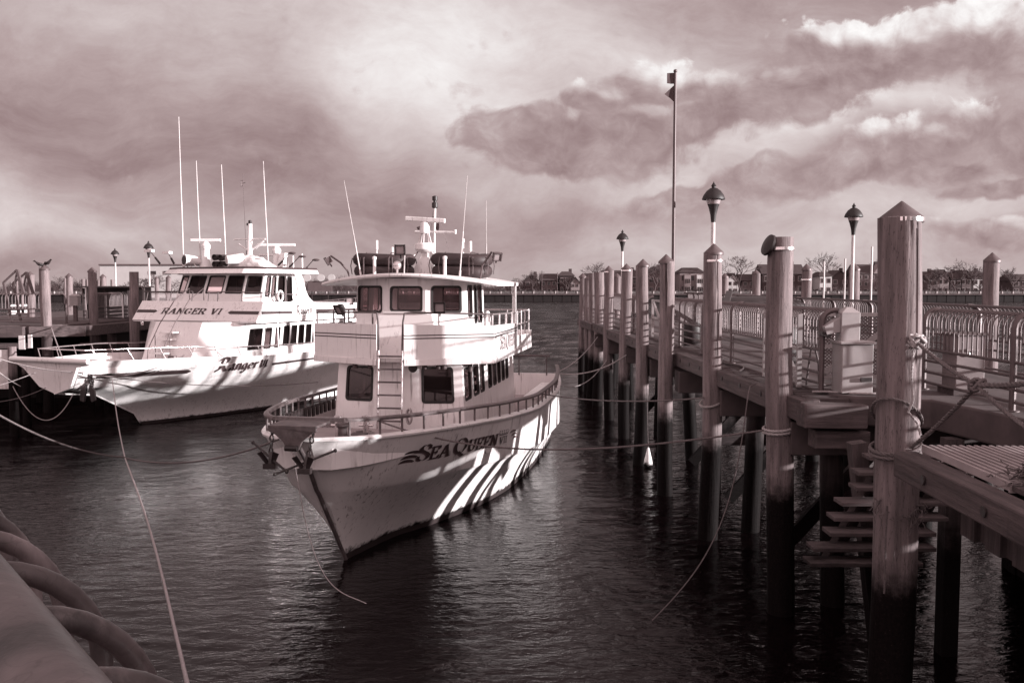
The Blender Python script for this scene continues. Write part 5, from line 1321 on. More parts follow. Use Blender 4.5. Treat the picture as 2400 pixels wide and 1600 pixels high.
# mast with radar
m_ = MB(); m_.loft([[(-.28, 7.3, 5.2), (.28, 7.3, 5.2), (.28, 7.9, 5.2), (-.28, 7.9, 5.2)], [(-.09, 7.52, 5.66), (.09, 7.52, 5.66), (.09, 7.68, 5.66), (-.09, 7.68, 5.66)]], True, True); m_.box((0, 7.6, 5.72), (.16, .16, .22)); ms = m_.build('mast_foot', WHITE2, SQ, smooth=0)
m_ = MB(); m_.lathe([(.12, 5.76), (.22, 5.80), (.25, 5.84), (.25, 5.96), (.22, 5.985), (.03, 6.0)], (0, 7.6, 0), 28); m_.build('radar_dome', WHITE2, SQ)
tubes('mast_struts', [[(s * .62, 7.6 + f * .5, 5.2), (s * .16, 7.6, 5.80)] for s in (-1, 1) for f in (-1, .3)] + [[(x, 7.6 + y, 5.98), (x * .6, 7.6 + y * .6, 6.24)] for x, y in ((-.13, -.1), (.13, -.1), (.13, .1), (-.13, .1), (0, -.12))], .016, WPOLE, SQ)
m_ = MB(); m_.lathe([(.12, 6.22), (.125, 6.28), (.10, 6.46), (.05, 6.5)], (0, 7.6, 0), 20); m_.build('radar_pedestal', WHITE2, SQ)
m_ = MB(); m_.box((.02, 7.58, 6.54), (.98, .1, .11), M=Matrix.Rotation(R(4), 3, 'Y')); m_.build('radar_bar', WHITE2, SQ, smooth=0, bevel=.02)
tubes('mast_pole', [[(.12, 7.95, 5.2), (.16, 7.95, 6.85)], [(-.34, 7.95, 6.28), (.66, 7.95, 6.26)], [(.66, 7.95, 6.22), (.66, 7.95, 6.32)]], .03, WHITE2, SQ)
m_ = MB(); m_.lathe([(.05, 6.84), (.075, 6.86), (.075, 6.97), (.04, 6.98), (.04, 7.02), (.065, 7.03), (.065, 7.12), (.02, 7.14)], (.16, 7.95, 0), 14); m_.build('masthead_lights', BLACK, SQ)
m_ = MB(); m_.slab([(.18, 7.95, 6.62), (.25, 7.97, 6.58), (.27, 7.93, 6.38), (.24, 7.96, 6.30), (.18, 7.95, 6.33)], (0, .008, 0)); m_.slab([(.16, 7.95, 6.66), (.04, 7.94, 6.60), (.06, 7.96, 6.56), (.16, 7.95, 6.56)], (0, .008, 0)); m_.slab([(-.2, 7.95, 6.42), (-.30, 7.94, 6.39), (-.27, 7.96, 6.32), (-.18, 7.95, 6.34)], (0, .008, 0)); m_.build('signal_flags', FLAG, SQ, smooth=0)
tubes('stay_wire', [[(.2, 7.95, 6.8), (.55, 8.6, 5.2)], [(.12, 7.95, 6.8), (-.3, 8.7, 5.2)]], .004, STEEL, SQ, 4)
# life floats lashed on the roof
def life_float(x, y, label):
    t = thing('life_float', label, 'life float', (0, 0, 0), 0, 'life floats on the wheelhouse roof')
    t.location = SQ.matrix_basis @ Vector((x, y, 0)); t.rotation_euler = (0, 0, R(-10))
    for i, (z, gr) in enumerate(((5.30, 1.0), (5.57, 1.04))):
        m = MB(); pts = []
        for a in np.linspace(0, 2 * math.pi, 41)[:-1]:
            c, s_ = math.cos(a), math.sin(a); pts.append(Vector((math.copysign(abs(c) ** .6, c) * .56 * gr, math.copysign(abs(s_) ** .6, s_) * .46 * gr, z + .02 * math.sin(2 * a))))
        rings = []
        for j, p in enumerate(pts):
            d = (pts[(j + 1) % 40] - pts[j - 1]).normalized(); a_ = d.cross(Vector((0, 0, 1))).normalized()
            rings.append([p + a_ * math.cos(q) * .125 + Vector((0, 0, math.sin(q) * .14)) for q in np.linspace(0, 2 * math.pi, 13)[:-1]])
        m.loft(rings + [rings[0]], True); m.build('float_ring', FLOATM, t, smooth=60)
    m = MB()
    for a in (.5, 1.2, 2.0, 2.7, 3.6, 4.3, 5.1, 5.8):
        c, s_ = math.cos(a), math.sin(a); p = Vector((math.copysign(abs(c) ** .6, c) * .60, math.copysign(abs(s_) ** .6, s_) * .50, 5.44)); n = Vector((c, s_, 0)).normalized()
        m = MB(); m.tube([p + n * .11 + Vector((0, 0, .18)), p + n * .15, p + n * .12 + Vector((0, 0, -.2))], .012, 5); m.build('grab_loop', ROPED, t, smooth=60)
    m = MB()
    for xx in (-.3, .3): m.tube([(xx, -.62, 5.2), (xx, -.61, 5.6), (xx, -.4, 5.73), (xx, .4, 5.73), (xx, .6, 5.6)], .016, 6)
    m.build('lashing', STEEL, t, smooth=60)


life_float(-.86, 7.15, 'stacked dark life float on the left of the radar mast'); life_float(1.02, 7.15, 'stacked dark life float on the right of the radar mast')


# anchors hanging from the bow plate
def anchor(a, b, hang, label):
    f = lambda p: SQ.matrix_basis @ Vector(p); t = thing('anchor', label, 'anchor', (0, 0, 0), 0, 'anchors under the bow plate'); a, b, hang = Vector(a), Vector(b), Vector(hang)
    P = lambda p: f(p)
    m = MB(); m.tube([P(a), P(b)], .018, 8); m.sphere(P(a), .03); m.sphere(P(b), .03); m.build('stock', BLACK, t)
    c = a.lerp(b, .53); d = (hang - c)
    m = MB(); m.beam(P(c - d * .30), P(c + d * .22), .05, .07); m.build('shank', BLACK, t, smooth=0)
    m = MB()
    for s in (-1, 1):
        q = c - d * .30 + Vector((s * .06, 0, 0)); m.slab([P(q), P(q + Vector((s * .12, -.08, .20))), P(q + Vector((s * .03, -.10, .24))), P(q + Vector((-s * .05, 0, .04)))], (0, .03, 0))
    m.box(P(c - d * .32), (.20, .10, .08), rz=R(-10)); m.build('flukes', BLACK, t, smooth=0)
    m = MB(); top = hang
    for i in range(4):
        q = hang.lerp(c + d * .22, i / 3.2); ang = np.linspace(0, 6.28, 13)
        m.tube([P(q + Vector((.03 * math.cos(x) * (i % 2), .03 * math.cos(x) * (1 - i % 2), .05 * math.sin(x)))) for x in ang], .013, 6)
    m.build('shackle_chain', BLACK, t, smooth=60)


anchor((-.72, -.02, 2.50), (.02, -.42, 2.14), (-.34, -.14, 2.70), 'dark anchor hanging left of the stem')
anchor((-.16, -.45, 2.10), (.74, -.25, 2.46), (.34, -.14, 2.70), 'dark anchor with long stock hanging right of the stem')
# rope coil and loose lines on the foredeck
for j, (x, y, l) in enumerate(((-.05, 3.3, 'loose coil of rope on the foredeck between the bitts'), (.42, 4.75, 'small coil hung at the foot of the ladder'))):
    m_ = MB()
    for i in range(5):
        rr = .26 - .02 * i if j == 0 else .10; m_.tube([SQ.matrix_basis @ Vector((x + rr * math.cos(a) * (1 if j == 0 else .5), y + (rr * math.sin(a) if j == 0 else .02 * i), (2.03 + .03 * i) if j == 0 else 2.25 + rr * 1.6 * math.sin(a))) for a in np.linspace(0, 6.28, 25)], .017, 6)
    tag(m_.build('rope_coil', ROPEW, smooth=60), l, 'rope coil')

# ================================================================== the larger boat
RG = thing('party_boat', 'larger white party boat with snub bow, raked wheelhouse and five tall antennas', 'boat', (-13.3, 31.9, 0), R(-22))
rs = [(-3.55, 1.15), (-2.5, 1.55), (-1, 2.08), (1, 2.56), (3.5, 2.86), (6.5, 3.02), (10, 3.05), (14, 2.95), (17, 2.8)]
rzs = [(-3.55, 2.56), (0, 2.48), (3.5, 2.32), (6.5, 2.28), (12, 2.30), (17, 2.35)]
rk = [(-3.45, .62), (-2.6, .95), (-1, 1.42), (1.5, 2.15), (4, 2.65), (8, 2.95), (12, 2.98), (17, 2.75)]
rzk = [(-3.45, 1.74), (-1, 1.66), (1.5, 1.62), (8, 1.78), (17, 1.8)]
rw = [(0, .015), (2, .78), (5, 1.62), (9, 2.3), (14, 2.6), (17, 2.6)]
rh = Hull(17.0, {'sheer': (-3.55, rs, rzs), 'knuckle': (-3.45, offset(rk, .05), rzk), 'under': (-3.40, rk, [(a, b - .06) for a, b in rzk]),
                 'chin': (-2.0, [(-2.0, .02), (-1, .62), (1, 1.45), (4, 2.15), (8, 2.62), (12, 2.8), (17, 2.7)], [(-2.0, 1.30), (-.8, 1.22), (2, 1.05), (8, 1.0), (17, 1.0)]),
                 'low': (-.32, [(-.32, .02), (1.5, .8), (5, 1.85), (9, 2.45), (17, 2.65)], [(-.32, .46), (17, .45)]),
                 'band': (-.06, [(a - .06, b + .015) for a, b in rw], [(-.06, .11), (17, .1)]), 'wl': (0, rw, [(0, 0), (17, 0)]), 'keel': (.5, [(.5, .01), (6, .6), (17, 1.2)], [(.5, -.8), (17, -.9)])}, pw=1.2)
m_ = MB(); rh.skin(m_, ['band', 'low', 'chin', 'under', 'knuckle', 'sheer']); m_.build('hull', WHITE2, RG, smooth=32)
m_ = MB(); rh.skin(m_, ['keel', 'wl', 'band']); m_.build('hull_bottom', BOOT, RG, smooth=40)
rh.lv['in_s'] = (-3.4, offset(rs, -.12), rzs); rh.lv['in_d'] = (-3.4, offset(rs, -.14), [(-4, 2.15), (17, 1.9)])
m_ = MB(); rh.skin(m_, ['in_s', 'in_d'], False)
for sd in (1, -1): m_.loft([rh.row('sheer', sd), rh.row('in_s', sd)], False)
m_.build('bulwark_inside', WHITE2, RG, smooth=30)
m_ = MB(); m_.loft([rh.row('in_d', 1), rh.row('in_d', -1)], False); m_.build('deck', DECK, RG, smooth=30)
m_ = MB(); m_.slab([(-1.62, -3.72, 2.60), (-1.62, -3.72, 2.46), (-1.25, -3.70, 2.30), (-.62, -3.66, 1.72), (.05, -3.62, 1.50), (.72, -3.66, 1.72), (1.08, -3.70, 2.40), (1.62, -3.72, 2.48), (1.62, -3.72, 2.60)], (0, .12, 0))
m_.build('snub_bow', WHITE, RG, smooth=0, bevel=.01)
m_ = MB(); m_.tube([(-1.72, -3.76, 2.60), (1.62, -3.76, 2.60)], .085, 14); m_.build('bow_fender_tube', WHITE2, RG)
m_ = MB(); m_.prism([(-1.62, -3.7), (1.62, -3.7), (1.3, -2.9), (-1.3, -2.9)], 2.52, 2.6); m_.build('bow_platform', WHITE2, RG, smooth=0)
m_ = MB(); m_.tube([(0, -3.62, 1.52), (0, -2.0, 1.29), (0, -.32, .45), (0, 0, 0), (0, .3, -.4)], .03, 6); m_.build('stem_band', WHITE2, RG)
# dark side stripes on the upper strake
def rF(side):
    def F(s, f, lift):
        u = rh.u_of('sheer', s); P = lambda u_, f_: rh.pt('knuckle', u_, side).lerp(rh.pt('sheer', u_, side), f_); e = .003
        n = (P(min(1, u + e), f) - P(max(0, u - e), f)).cross(P(u, f + .05) - P(u, f - .05)).normalized(); n = n if n.x * side > 0 else -n
        return P(u, f) + n * (lift + .01)
    return F
for side in (1, -1):
    F = rF(side)
    for s0, s1, name, pt_ in ((-3.0, .2, 'bow_stripe', True), (3.85, 12.5, 'side_stripe', False)):
        m_ = MB(); N = 24
        for i in range(N):
            a, b = s0 + (s1 - s0) * i / N, s0 + (s1 - s0) * (i + 1) / N; hl = .085; e0 = hl; e1 = hl if not (pt_ and i == N - 1) else .012
            if pt_: m_.add([F(a, .40 - e0, .002), F(b, .40 - e1, .002), F(b, .40 + e1, .002), F(a, .40 + e0, .002)], [(0, 1, 2, 3)])
            else: m_.add([F(a, .42 - .06, .002), F(b, .42 - .06, .002), F(b, .42 + .08, .002), F(a, .42 + .08, .002)], [(0, 1, 2, 3)])
        m_.build(name, STRIPE, RG, smooth=0)
    q, w = text_quads([(BLK, 'R', 1.25), (BLK, 'a', 1.05), (BLK, 'n', 1.05), (BLK, 'g', 1.05), (BLK, 'e', 1.05), (BLK, 'r', 1.05), .16, (BLK, 'V', .9), (BLK, 'I', .9)], (.075, .05), .12, .06)
    run = 2.4
    G = (lambda x, y, l: F(1.2 + x, .34 + y * .48, l)) if side > 0 else (lambda x, y, l: F(1.2 + run - x, .34 + y * .48, l))
    lettering('bow_name_shadow', fit(q, w, run), G, LETTER2, RG, .001, -.025, -.05, split=2)
    o = lettering('bow_name', fit(q, w, run), G, LETTER, RG, .007, split=2); o['label'] = 'dark blackletter name Ranger VI on the bow'
# bow rail
def rrail(s, sd, dz, ins=.08): p = rh.pt('sheer', rh.u_of('sheer', s), sd); return Vector((p.x - sd * ins, p.y, p.z + dz))
for sd in (1, -1):
    ss = [-3.3 + .5 * i for i in range(40) if -3.3 + .5 * i < 16.5]
    tubes('bow_rail', [[rrail(s, sd, .36, .25 if s < 0 else .1) for s in ss]], .02, CHROME, RG)
    [tubes('rail_stanchion', [[rrail(s, sd, 0, .08), rrail(s - .18 * (1 if s < 4 else 0), sd, .36, .1)]], .016, CHROME, RG) for s in [-3 + 1.05 * i for i in range(18)]]
tubes('bow_rail', [[rrail(-3.3, 1, .36, .25), rrail(-3.3, -1, .36, .25)]], .02, CHROME, RG)
m_ = MB(); m_.box((1.0, -1.0, 2.22), (.8, .5, .16)); m_.lathe([(.12, 2.1), (.12, 2.4), (.16, 2.42), (.16, 2.5)], (1.4, .1, 0), 12); m_.build('foredeck_gear', STEEL, RG, smooth=0)

# ---- lower deckhouse, raked and chamfered
lb_ = [(-2.35, 2.5), (-1.15, 1.15), (1.15, 1.15), (2.35, 2.5), (2.35, 13.5), (-2.35, 13.5)]; lt_ = [(-2.3, 2.95), (-1.1, 2.0), (1.1, 2.0), (2.3, 2.95), (2.3, 13.5), (-2.3, 13.5)]
L_ = 11.0
def su(a, b): return ((a - 2.6) / L_, (b - 2.6) / L_)
rwin = [su(2.95, 3.75) + (.33, .82), su(3.95, 4.35) + (.33, .82), su(4.62, 4.9) + (.33, .82)] + [su(a, a + .38) + (.36, .84) for a in (5.15, 5.68, 6.2, 6.72, 7.22)] + [su(8.0, 8.3) + (.36, .84), su(8.5, 8.9) + (.36, .84), su(9.2, 9.6) + (.36, .84), su(10, 10.4) + (.36, .84)]
facets(RG, lb_, lt_, 2.0, 3.60, {3: rwin, 5: [(1 - b, 1 - a, c, d) for a, b, c, d in rwin]}, WHITE2, 'deckhouse', glass=DGLASS, rad=.06, fw=.03)
# stair on the raked front with handrails
for i in range(5):
    f = i / 4; m_ = MB(); m_.box((-.12, 1.0 + .62 * f, 2.22 + .25 * i), (.62, .34, .05)); m_.build('stair_tread', WHITE2, RG, smooth=0)
tubes('stair_handrail', [[(s, .82, 2.05), (s, .88, 2.62), (s, 1.5, 3.55), (s, 2.3, 4.42), (s, 3.1, 4.86), (s, 3.1, 4.4)] for s in (-.46, .24)] + [[(s, 1.25, 2.3), (s, 1.25, 3.18)] for s in (-.46, .24)], .017, STEEL, RG)
# ---- upper bulwark band with the name
bb_ = [(-3.0, 2.7), (3.0, 2.7), (3.0, 12.6), (-3.0, 12.6)]; bt_ = [(-2.95, 3.22), (2.95, 3.22), (2.95, 12.6), (-2.95, 12.6)]
m_ = MB(); ZB, ZT = 3.62, 4.36
for i in (0, 1, 3):
    a, b, c, d = bb_[i], bb_[(i + 1) % 4], bt_[(i + 1) % 4], bt_[i]
    z2 = [ZT, ZT] if i == 0 else ([ZT, 4.14] if i == 1 else [4.14, ZT])
    wall(m_, [(a[0], a[1], ZB), (b[0], b[1], ZB), (c[0], c[1], z2[1]), (d[0], d[1], z2[0])], [], .06)
m_.build('upper_bulwark', WHITE2, RG, smooth=0)
m_ = MB(); m_.prism([(-2.98, 2.75), (2.98, 2.75), (2.98, 13.6), (-2.98, 13.6)], 3.56, 3.66); m_.build('upper_deck', WHITE2, RG, smooth=0)
FB = quadmap([(-3, 2.7, ZB), (3, 2.7, ZB), (2.95, 3.22, ZT), (-2.95, 3.22, ZT)]); nF = Vector((0, -.82, .57)).normalized()
def front(x, y, l): p = FB((x + 3) / 6, (y - ZB) / (ZT - ZB)); return p + nF * (l + .004)
q, w = text_quads([(CAPS, c, 1.0) for c in 'RANGER'] + [.55] + [(CAPS, c, 1.0) for c in 'VI'], (.11, .03), .16, .12)
o = lettering('front_name', fit(q, w, 2.95), lambda x, y, l: front(-1.72 + x, 3.865 + y * .21, l), LETTER, RG); o['label'] = 'dark bold lettering RANGER VI across the front'
m_ = MB()
for poly in ([(-2.98, 3.90), (-2.05, 3.90), (-1.93, 3.955), (-2.05, 4.01), (-2.98, 4.01)], [(1.52, 3.945), (1.64, 3.885), (2.97, 3.885), (2.97, 4.0), (1.64, 4.0)]): m_.add([front(x, z, .003) for x, z in poly], [tuple(range(len(poly)))])
m_.build('front_stripe', STRIPE, RG, smooth=0)
def sideB(s, z, l, sd=1): f = (z - ZB) / (ZT - ZB); return Vector((sd * (3.0 - .05 * f + l + .004), s, z))
q, w = text_quads([(BLK, 'R', 1.25)] + [(BLK, c, 1.05) for c in 'anger'] + [.14, (BLK, 'V', .9), (BLK, 'I', .9)], (.06, .05), .06, .06)
for sd in (1, -1):
    m_ = MB(); z0 = 3.89
    for s0, s1 in ((3.05, 4.95), (6.6, 9.6)):
        m_.add([sideB(s0, 3.885, .003, sd), sideB(s1, 3.86, .003, sd), sideB(s1, 3.96, .003, sd), sideB(s0, 4.0, .003, sd)], [(0, 1, 2, 3)])
    m_.build('side_stripe', STRIPE, RG, smooth=0)
    o = lettering('side_name', fit(q, w, 1.1), (lambda x, y, l: sideB(5.25 + x, 3.83 + y * .26, l, 1)) if sd > 0 else (lambda x, y, l: sideB(6.35 - x, 3.83 + y * .26, l, -1)), LETTER, RG)
m_ = MB(); m_.box((3.0, 4.15, 3.98), (.012, .012, .7)); m_.build('seam_strip', STEEL, RG, smooth=0)
tubes('upper_rail', [[(-2.9, 8, 4.58), (-2.9, 3.3, 4.72), (-.46, 3.25, 4.74)], [(.24, 3.25, 4.74), (2.88, 3.3, 4.70), (2.9, 5.4, 4.60)], [(-2.9, 3.3, 4.72), (-3.4, 3.6, 4.95)]] + [[(x, 3.27, 4.36), (x * .985, 3.33, 4.72)] for x in (-2.8, -1.6, -.5, .3, .75, 1.9, 2.8)] + [[(2.93, y, 4.3), (2.9, y, 4.66)] for y in (4.0, 4.7)], .018, RUST, RG)
tubes('after_rail', [[(2.9, 6.4, 4.3), (2.9, 12, 4.5)]] + [[(2.9, y, 4.1), (2.9, y, 4.32 + .03 * (y - 6))] for y in np.arange(6.6, 12, .45)], .014, STEEL, RG)
flood(RG, (2.95, 9.2, 4.28), (.5, -.8, .1), .34)
for y in (4.2, 6.6, 8.2, 9.8): m_ = MB(); m_.tube([(2.85, y, 2.3), (2.85, y, 3.6)], .022, 8); m_.build('deck_post', CHROME, RG)
for x in (-2.2, 1.5): m_ = MB(); m_.lathe([(.05, 3.42), (.06, 3.46), (.06, 3.56)], (x, 2.4, 0), 10); m_.build('deck_light', CHROME, RG)
m_ = MB()
for x in (-.14, .06): m_.lathe([(.02, 0), (.06, .02), (.075, .1)], (x, 2.08, 3.42), 12, M=Matrix.Rotation(R(90), 3, 'X'))
m_.build('horn', CHROME, RG)
# ---- wheelhouse with raked windscreen
wb = [(-2.2, 4.3), (-1.5, 3.5), (1.5, 3.5), (2.2, 3.9), (2.2, 6.9), (-2.2, 6.9)]; wt = [(-2.05, 4.75), (-1.4, 4.28), (1.4, 4.28), (2.05, 4.55), (2.05, 6.9), (-2.05, 6.9)]
wb[0] = (-2.2, 3.9); wt[0] = (-2.05, 4.55)
facets(RG, wb, wt, 3.66, 5.46, {0: [(.12, .9, .56, .93)], 1: [(.035, .30, .56, .93), (.365, .635, .56, .93), (.70, .965, .56, .93)], 2: [(.1, .86, .55, .92)], 3: [(.06, .16, .5, .92), (.2, .30, .5, .92), (.36, .52, .30, .92), (.6, .72, .3, .92)], 4: [(.2, .45, .5, .9), (.55, .8, .5, .9)], 5: [(.3, .6, .5, .9)]}, WHITE2, 'wheelhouse', glass=DGLASS, rad=.06)
m_ = MB(); m_.box((0, 4.9, 4.45), (3.8, .7, .1)); m_.box((.4, 4.75, 4.6), (.6, .3, .25)); m_.build('console', BLACK, RG, smooth=0)
# visor roof
rp = [(-2.5, 3.9), (-1.7, 3.55), (1.7, 3.55), (2.5, 3.9), (2.75, 4.6), (2.75, 7.2), (-2.75, 7.2), (-2.75, 4.6)]
rp2 = [(x * .96, y + .22 if y < 5 else y) for x, y in rp]
m_ = MB(); m_.loft([[(x, y, 5.44) for x, y in rp], [(x, y, 5.64 - .01 * abs(x)) for x, y in rp2]], True, True); m_.build('wheelhouse_roof', WHITE2, RG, smooth=0, bevel=.01)
m_ = MB(); m_.loft([[(x * 1.004, y - .008, 5.625 - .01 * abs(x)) for x, y in rp2], [(x * .99, y + .04, 5.72 - .012 * abs(x)) for x, y in rp2]], True, True); m_.build('roof_edge', STRIPE, RG, smooth=0)
for s in (-1, 1):                                     # curved fashion plate between roof and bulwark
    pts = []
    for a in range(0, 91, 15): pts.append((s * 2.85, 5.0 + .55 * math.sin(R(a)), 4.32 + .55 - .55 * math.cos(R(a))))
    pts += [(s * 2.72, 5.52, 5.46), (s * 2.72, 5.95, 5.46)]
    for a in range(90, -1, -15): pts.append((s * 2.85, 6.0 + .9 * (1 - math.sin(R(a))), 4.26 + .9 * (1 - math.cos(R(a)))))
    m_ = MB(); m_.slab(pts, (s * -.05, 0, 0)); m_.build('fashion_plate', WHITE2, RG, smooth=0)
m_ = MB(); m_.tube([(2.4 + 0, 5.0 + .16 * math.cos(a), 4.55 + .2 * math.sin(a)) for a in np.linspace(0, 6.28, 20)], .045, 8); m_.build('life_ring', WHITE2, RG, smooth=60)
# ---- roof gear
ZR = 5.70
Mi = RG.matrix_basis.inverted()
def loc(px, py, s):                                   # where a photo point lies at distance s aft of the stem
    RGm = Matrix.Translation((-13.3, 31.9, 0)) @ Matrix.Rotation(R(-22), 4, 'Z'); inv = RGm.inverted()
    o = inv @ Vector((0, 0, EYE)); p = inv @ at(px, py, y=30.0); d = p - o; k_ = (s - o.y) / d.y; q = o + d * k_; return (q.x, q.y, q.z)
for px, py, bx, s in ((419, 274, 430, 4.4), (460, 377, 470, 4.8), (519, 386, 530, 5.6), (617, 378, 629, 6.4)):
    a, b = loc(bx, 612, s), loc(px, py, s); whip(RG, (a[0], a[1], ZR - .05), b, .022)
a, b = loc(578, 560, 6.8), loc(569, 405, 6.8); whip(RG, (a[0], a[1], ZR), b, .014, STEEL)
m_ = MB(); c = Vector(loc(569, 430, 6.8)); m_.tube([c + Vector((0, 0, .12)), c + Vector((-.1, 0, .12)), c + Vector((-.1, 0, -.12)), c + Vector((0, 0, -.1))], .012, 5); m_.tube([c, c + Vector((.14, 0, .03))], .012, 5); m_.build('antenna_loop', STEEL, RG)
x, y, z = loc(450, 602, 4.6); m_ = MB(); m_.lathe([(.17, -.32), (.18, -.3), (.24, .3), (.25, .34), (.20, .34), (.18, .30)], (x, y, ZR + .28), 20, M=Vector((-.45, -1, .05)).to_track_quat('Z', 'Y').to_matrix()); o = m_.build('searchlight', WHITE2, RG)
m_ = MB(); aim = Vector((-.45, -1, .05)).normalized(); m_.lathe([(.19, .345), (.19, .352)], (x, y, ZR + .28), 20, M=aim.to_track_quat('Z', 'Y').to_matrix()); m_.build('lens', BLACK, o)
x, y, z = loc(550, 597, 4.8); m_ = MB(); m_.lathe([(.17, -.34), (.22, .3), (.22, .34), (.19, .34)], (x, y, ZR + .32), 20, M=Vector((.6, 1, .12)).to_track_quat('Z', 'Y').to_matrix()); m_.build('searchlight', WHITE2, RG)
x, y, z = loc(510, 602, 4.6)
for i, (dx_, dz_) in enumerate(((-.12, .40), (.18, .38), (-.12, .12), (.18, .12))):
    m_ = MB(); m_.lathe([(.10, .3), (.12, .1), (.13, -.06), (.11, -.06), (.08, 0)], (x + dx_, y, ZR + dz_), 14, M=Vector((0, 1, .1)).to_track_quat('Z', 'Y').to_matrix()); m_.build('signal_horn', BLACK, RG)
def radar(px, py, wpx, s, foot, tilt=0):
    x, y, z = loc(px, py, s); k_ = wpx / 2100 * 36
    m_ = MB(); m_.box((x, y, z), (k_, .13, .12), M=Matrix.Rotation(R(22 + tilt), 3, 'Z')); m_.build('radar_bar', WHITE2, RG, smooth=0, bevel=.02)
    m_ = MB(); m_.lathe([(.10, z - .42), (.17, z - .36), (.19, z - .22), (.12, z - .10), (.06, z - .05)], (x, y, 0), 18); m_.build('radar_pedestal', WHITE2, RG)
    m_ = MB(); m_.lathe([(.28, ZR - .05), (.17, ZR + .2), (.14, z - .38)], (x, y, 0), 16); m_.build('radar_stand', WHITE2, RG)
radar(482, 563, 72, 4.9, 0); radar(648, 574, 92, 6.9, 0)
x, y, z = loc(584, 580, 5.8); x2, y2, z2 = loc(586, 516, 5.9)
m_ = MB(); m_.tube([(x, y, ZR - .05), (x + (x2 - x) * .7, y2, z2 - .15)], [.12, .085], 10); m_.build('mast', WHITE2, RG)
m_ = MB(); m_.lathe([(.06, -.16), (.07, -.14), (.07, -.02), (.03, 0)], (x2, y2, z2), 10); m_.lathe([(.05, -.1), (.05, 0)], (x2 - .12, y2, z2 - .12), 10); m_.build('masthead_lights', BLACK, RG)
a, b, c, d = loc(548, 562, 5.9), loc(622, 560, 5.9), loc(578, 560, 5.9), loc(585, 590, 5.9)
tubes('mast_spreader', [[a, c, b], [b, d], [loc(560, 572, 5.9), d], [loc(618, 566, 6.2), loc(600, 582, 6.2)]], .03, WHITE2, RG)
# crumpled white tarpaulin over the gear
x, y, z = loc(592, 605, 5.4); rg_ = random.Random(8); m_ = MB(); rings = []
for i in range(17):
    q = i / 16; ring = []
    for j in range(15):
        p = math.pi * j / 14; rr = (.62 * math.sin(math.pi * (q * .86 + .12)) ** .7) * (1 + rg_.gauss(0, .055))
        ring.append((x - .75 + 1.7 * q + rg_.gauss(0, .025), y + .55 * math.cos(p) * (1 + rg_.gauss(0, .05)), ZR - .06 + rr * (math.sin(p) ** .8) * (1.0 - .25 * q)))
    rings.append(ring)
m_.loft(rings, False); m_.add(rings[0], [tuple(range(15))]); m_.add(rings[-1], [tuple(range(15))]); tp = m_.build('tarpaulin', CLOTH, RG, smooth=25)
x, y, z = loc(660, 620, 6.9); m_ = MB(); m_.loft([[(x - .2, y - .2, ZR - .1), (x + .2, y - .2, ZR - .1), (x + .2, y + .2, ZR - .1), (x - .2, y + .2, ZR - .1)], [(x + .02, y - .12, ZR + .62), (x + .26, y - .12, ZR + .62), (x + .26, y + .12, ZR + .62), (x + .02, y + .12, ZR + .62)]], True, True); m_.build('radar_arch', WHITE2, RG, smooth=0, bevel=.02)
p0, p1 = loc(608, 598, 6.9), loc(668, 598, 6.9); tubes('arch_bar', [[p0, p1], [p0, (p0[0], p0[1], ZR)]], .05, WHITE2, RG)
for a_, b_, s in (((652, 622), (682, 592), 5.4), ((677, 627), (706, 600), 6.2), ((711, 636), (738, 608), 7.0)):
    a, b = Vector(loc(*a_, s)), Vector(loc(*b_, s)); o = tubes('outrigger_lamp_arm', [[a, a.lerp(b, .9) + Vector((0, 0, .05)), b]], .018, STEEL, RG); m_ = MB(); m_.beam(a, a.lerp(b, .35), .06, .06); m_.build('grip', BLACK, o, smooth=0)
    m_ = MB(); m_.sphere(b + Vector((.05, 0, -.02)), .15, sc=(1.2, .7, .35)); m_.build('lamp_head', STEEL, o)
for a_, b_, s in (((375, 618), (352, 588), 4.3), ((408, 618), (394, 592), 4.2)):
    a, b = Vector(loc(*a_, s)), Vector(loc(*b_, s)); o = tubes('outrigger_lamp_arm', [[a, b]], .018, STEEL, RG); m_ = MB(); m_.beam(a, a.lerp(b, .5), .06, .06); m_.build('grip', BLACK, o, smooth=0); m_ = MB(); m_.box(b + Vector((-.05, 0, 0)), (.36, .2, .1)); m_.build('lamp_head', WHITE2, o, smooth=0)
a = loc(435, 610, 4.5); tubes('antenna_brace', [[(a[0], a[1], ZR + .45), (a[0] + .5, a[1] + .1, ZR)], [(a[0], a[1], ZR + .45), (a[0] + .1, a[1], ZR)], [(a[0] + .12, a[1], ZR + .35), (a[0] + .3, a[1], ZR)]], .022, WHITE2, RG)
for px, py, s in ((687, 600, 7.0), (708, 595, 7.1)): p = loc(px, py, s); m_ = MB(); m_.lathe([(.03, ZR - .1), (.03, p[2])], (p[0], p[1], 0), 8); m_.build('short_antenna', WHITE2, RG)
# anchor tackle on the bow of the larger boat
b0 = at(206, 868, y=28.6)
m_ = MB()
for i in range(7): c = b0 + Vector((.02 * i, 0, -.09 * i + .1)); m_.tube([c + Vector((.07 * math.cos(x) * (i % 2), .07 * math.cos(x) * (1 - i % 2), .09 * math.sin(x))) for x in np.linspace(0, 6.28, 12)], .024, 6)
for s in (-1, 1): m_.slab([b0 + Vector((s * .06, -.08, -.45)), b0 + Vector((s * .22, -.1, -.62)), b0 + Vector((s * .24, -.1, -.95)), b0 + Vector((s * .12, -.1, -1.0)), b0 + Vector((s * .05, -.08, -.6))], (0, .12, 0))
tag(m_.build('anchor', BLACK, smooth=0), 'dark anchor and chain hanging at the bow of the larger boat', 'anchor')

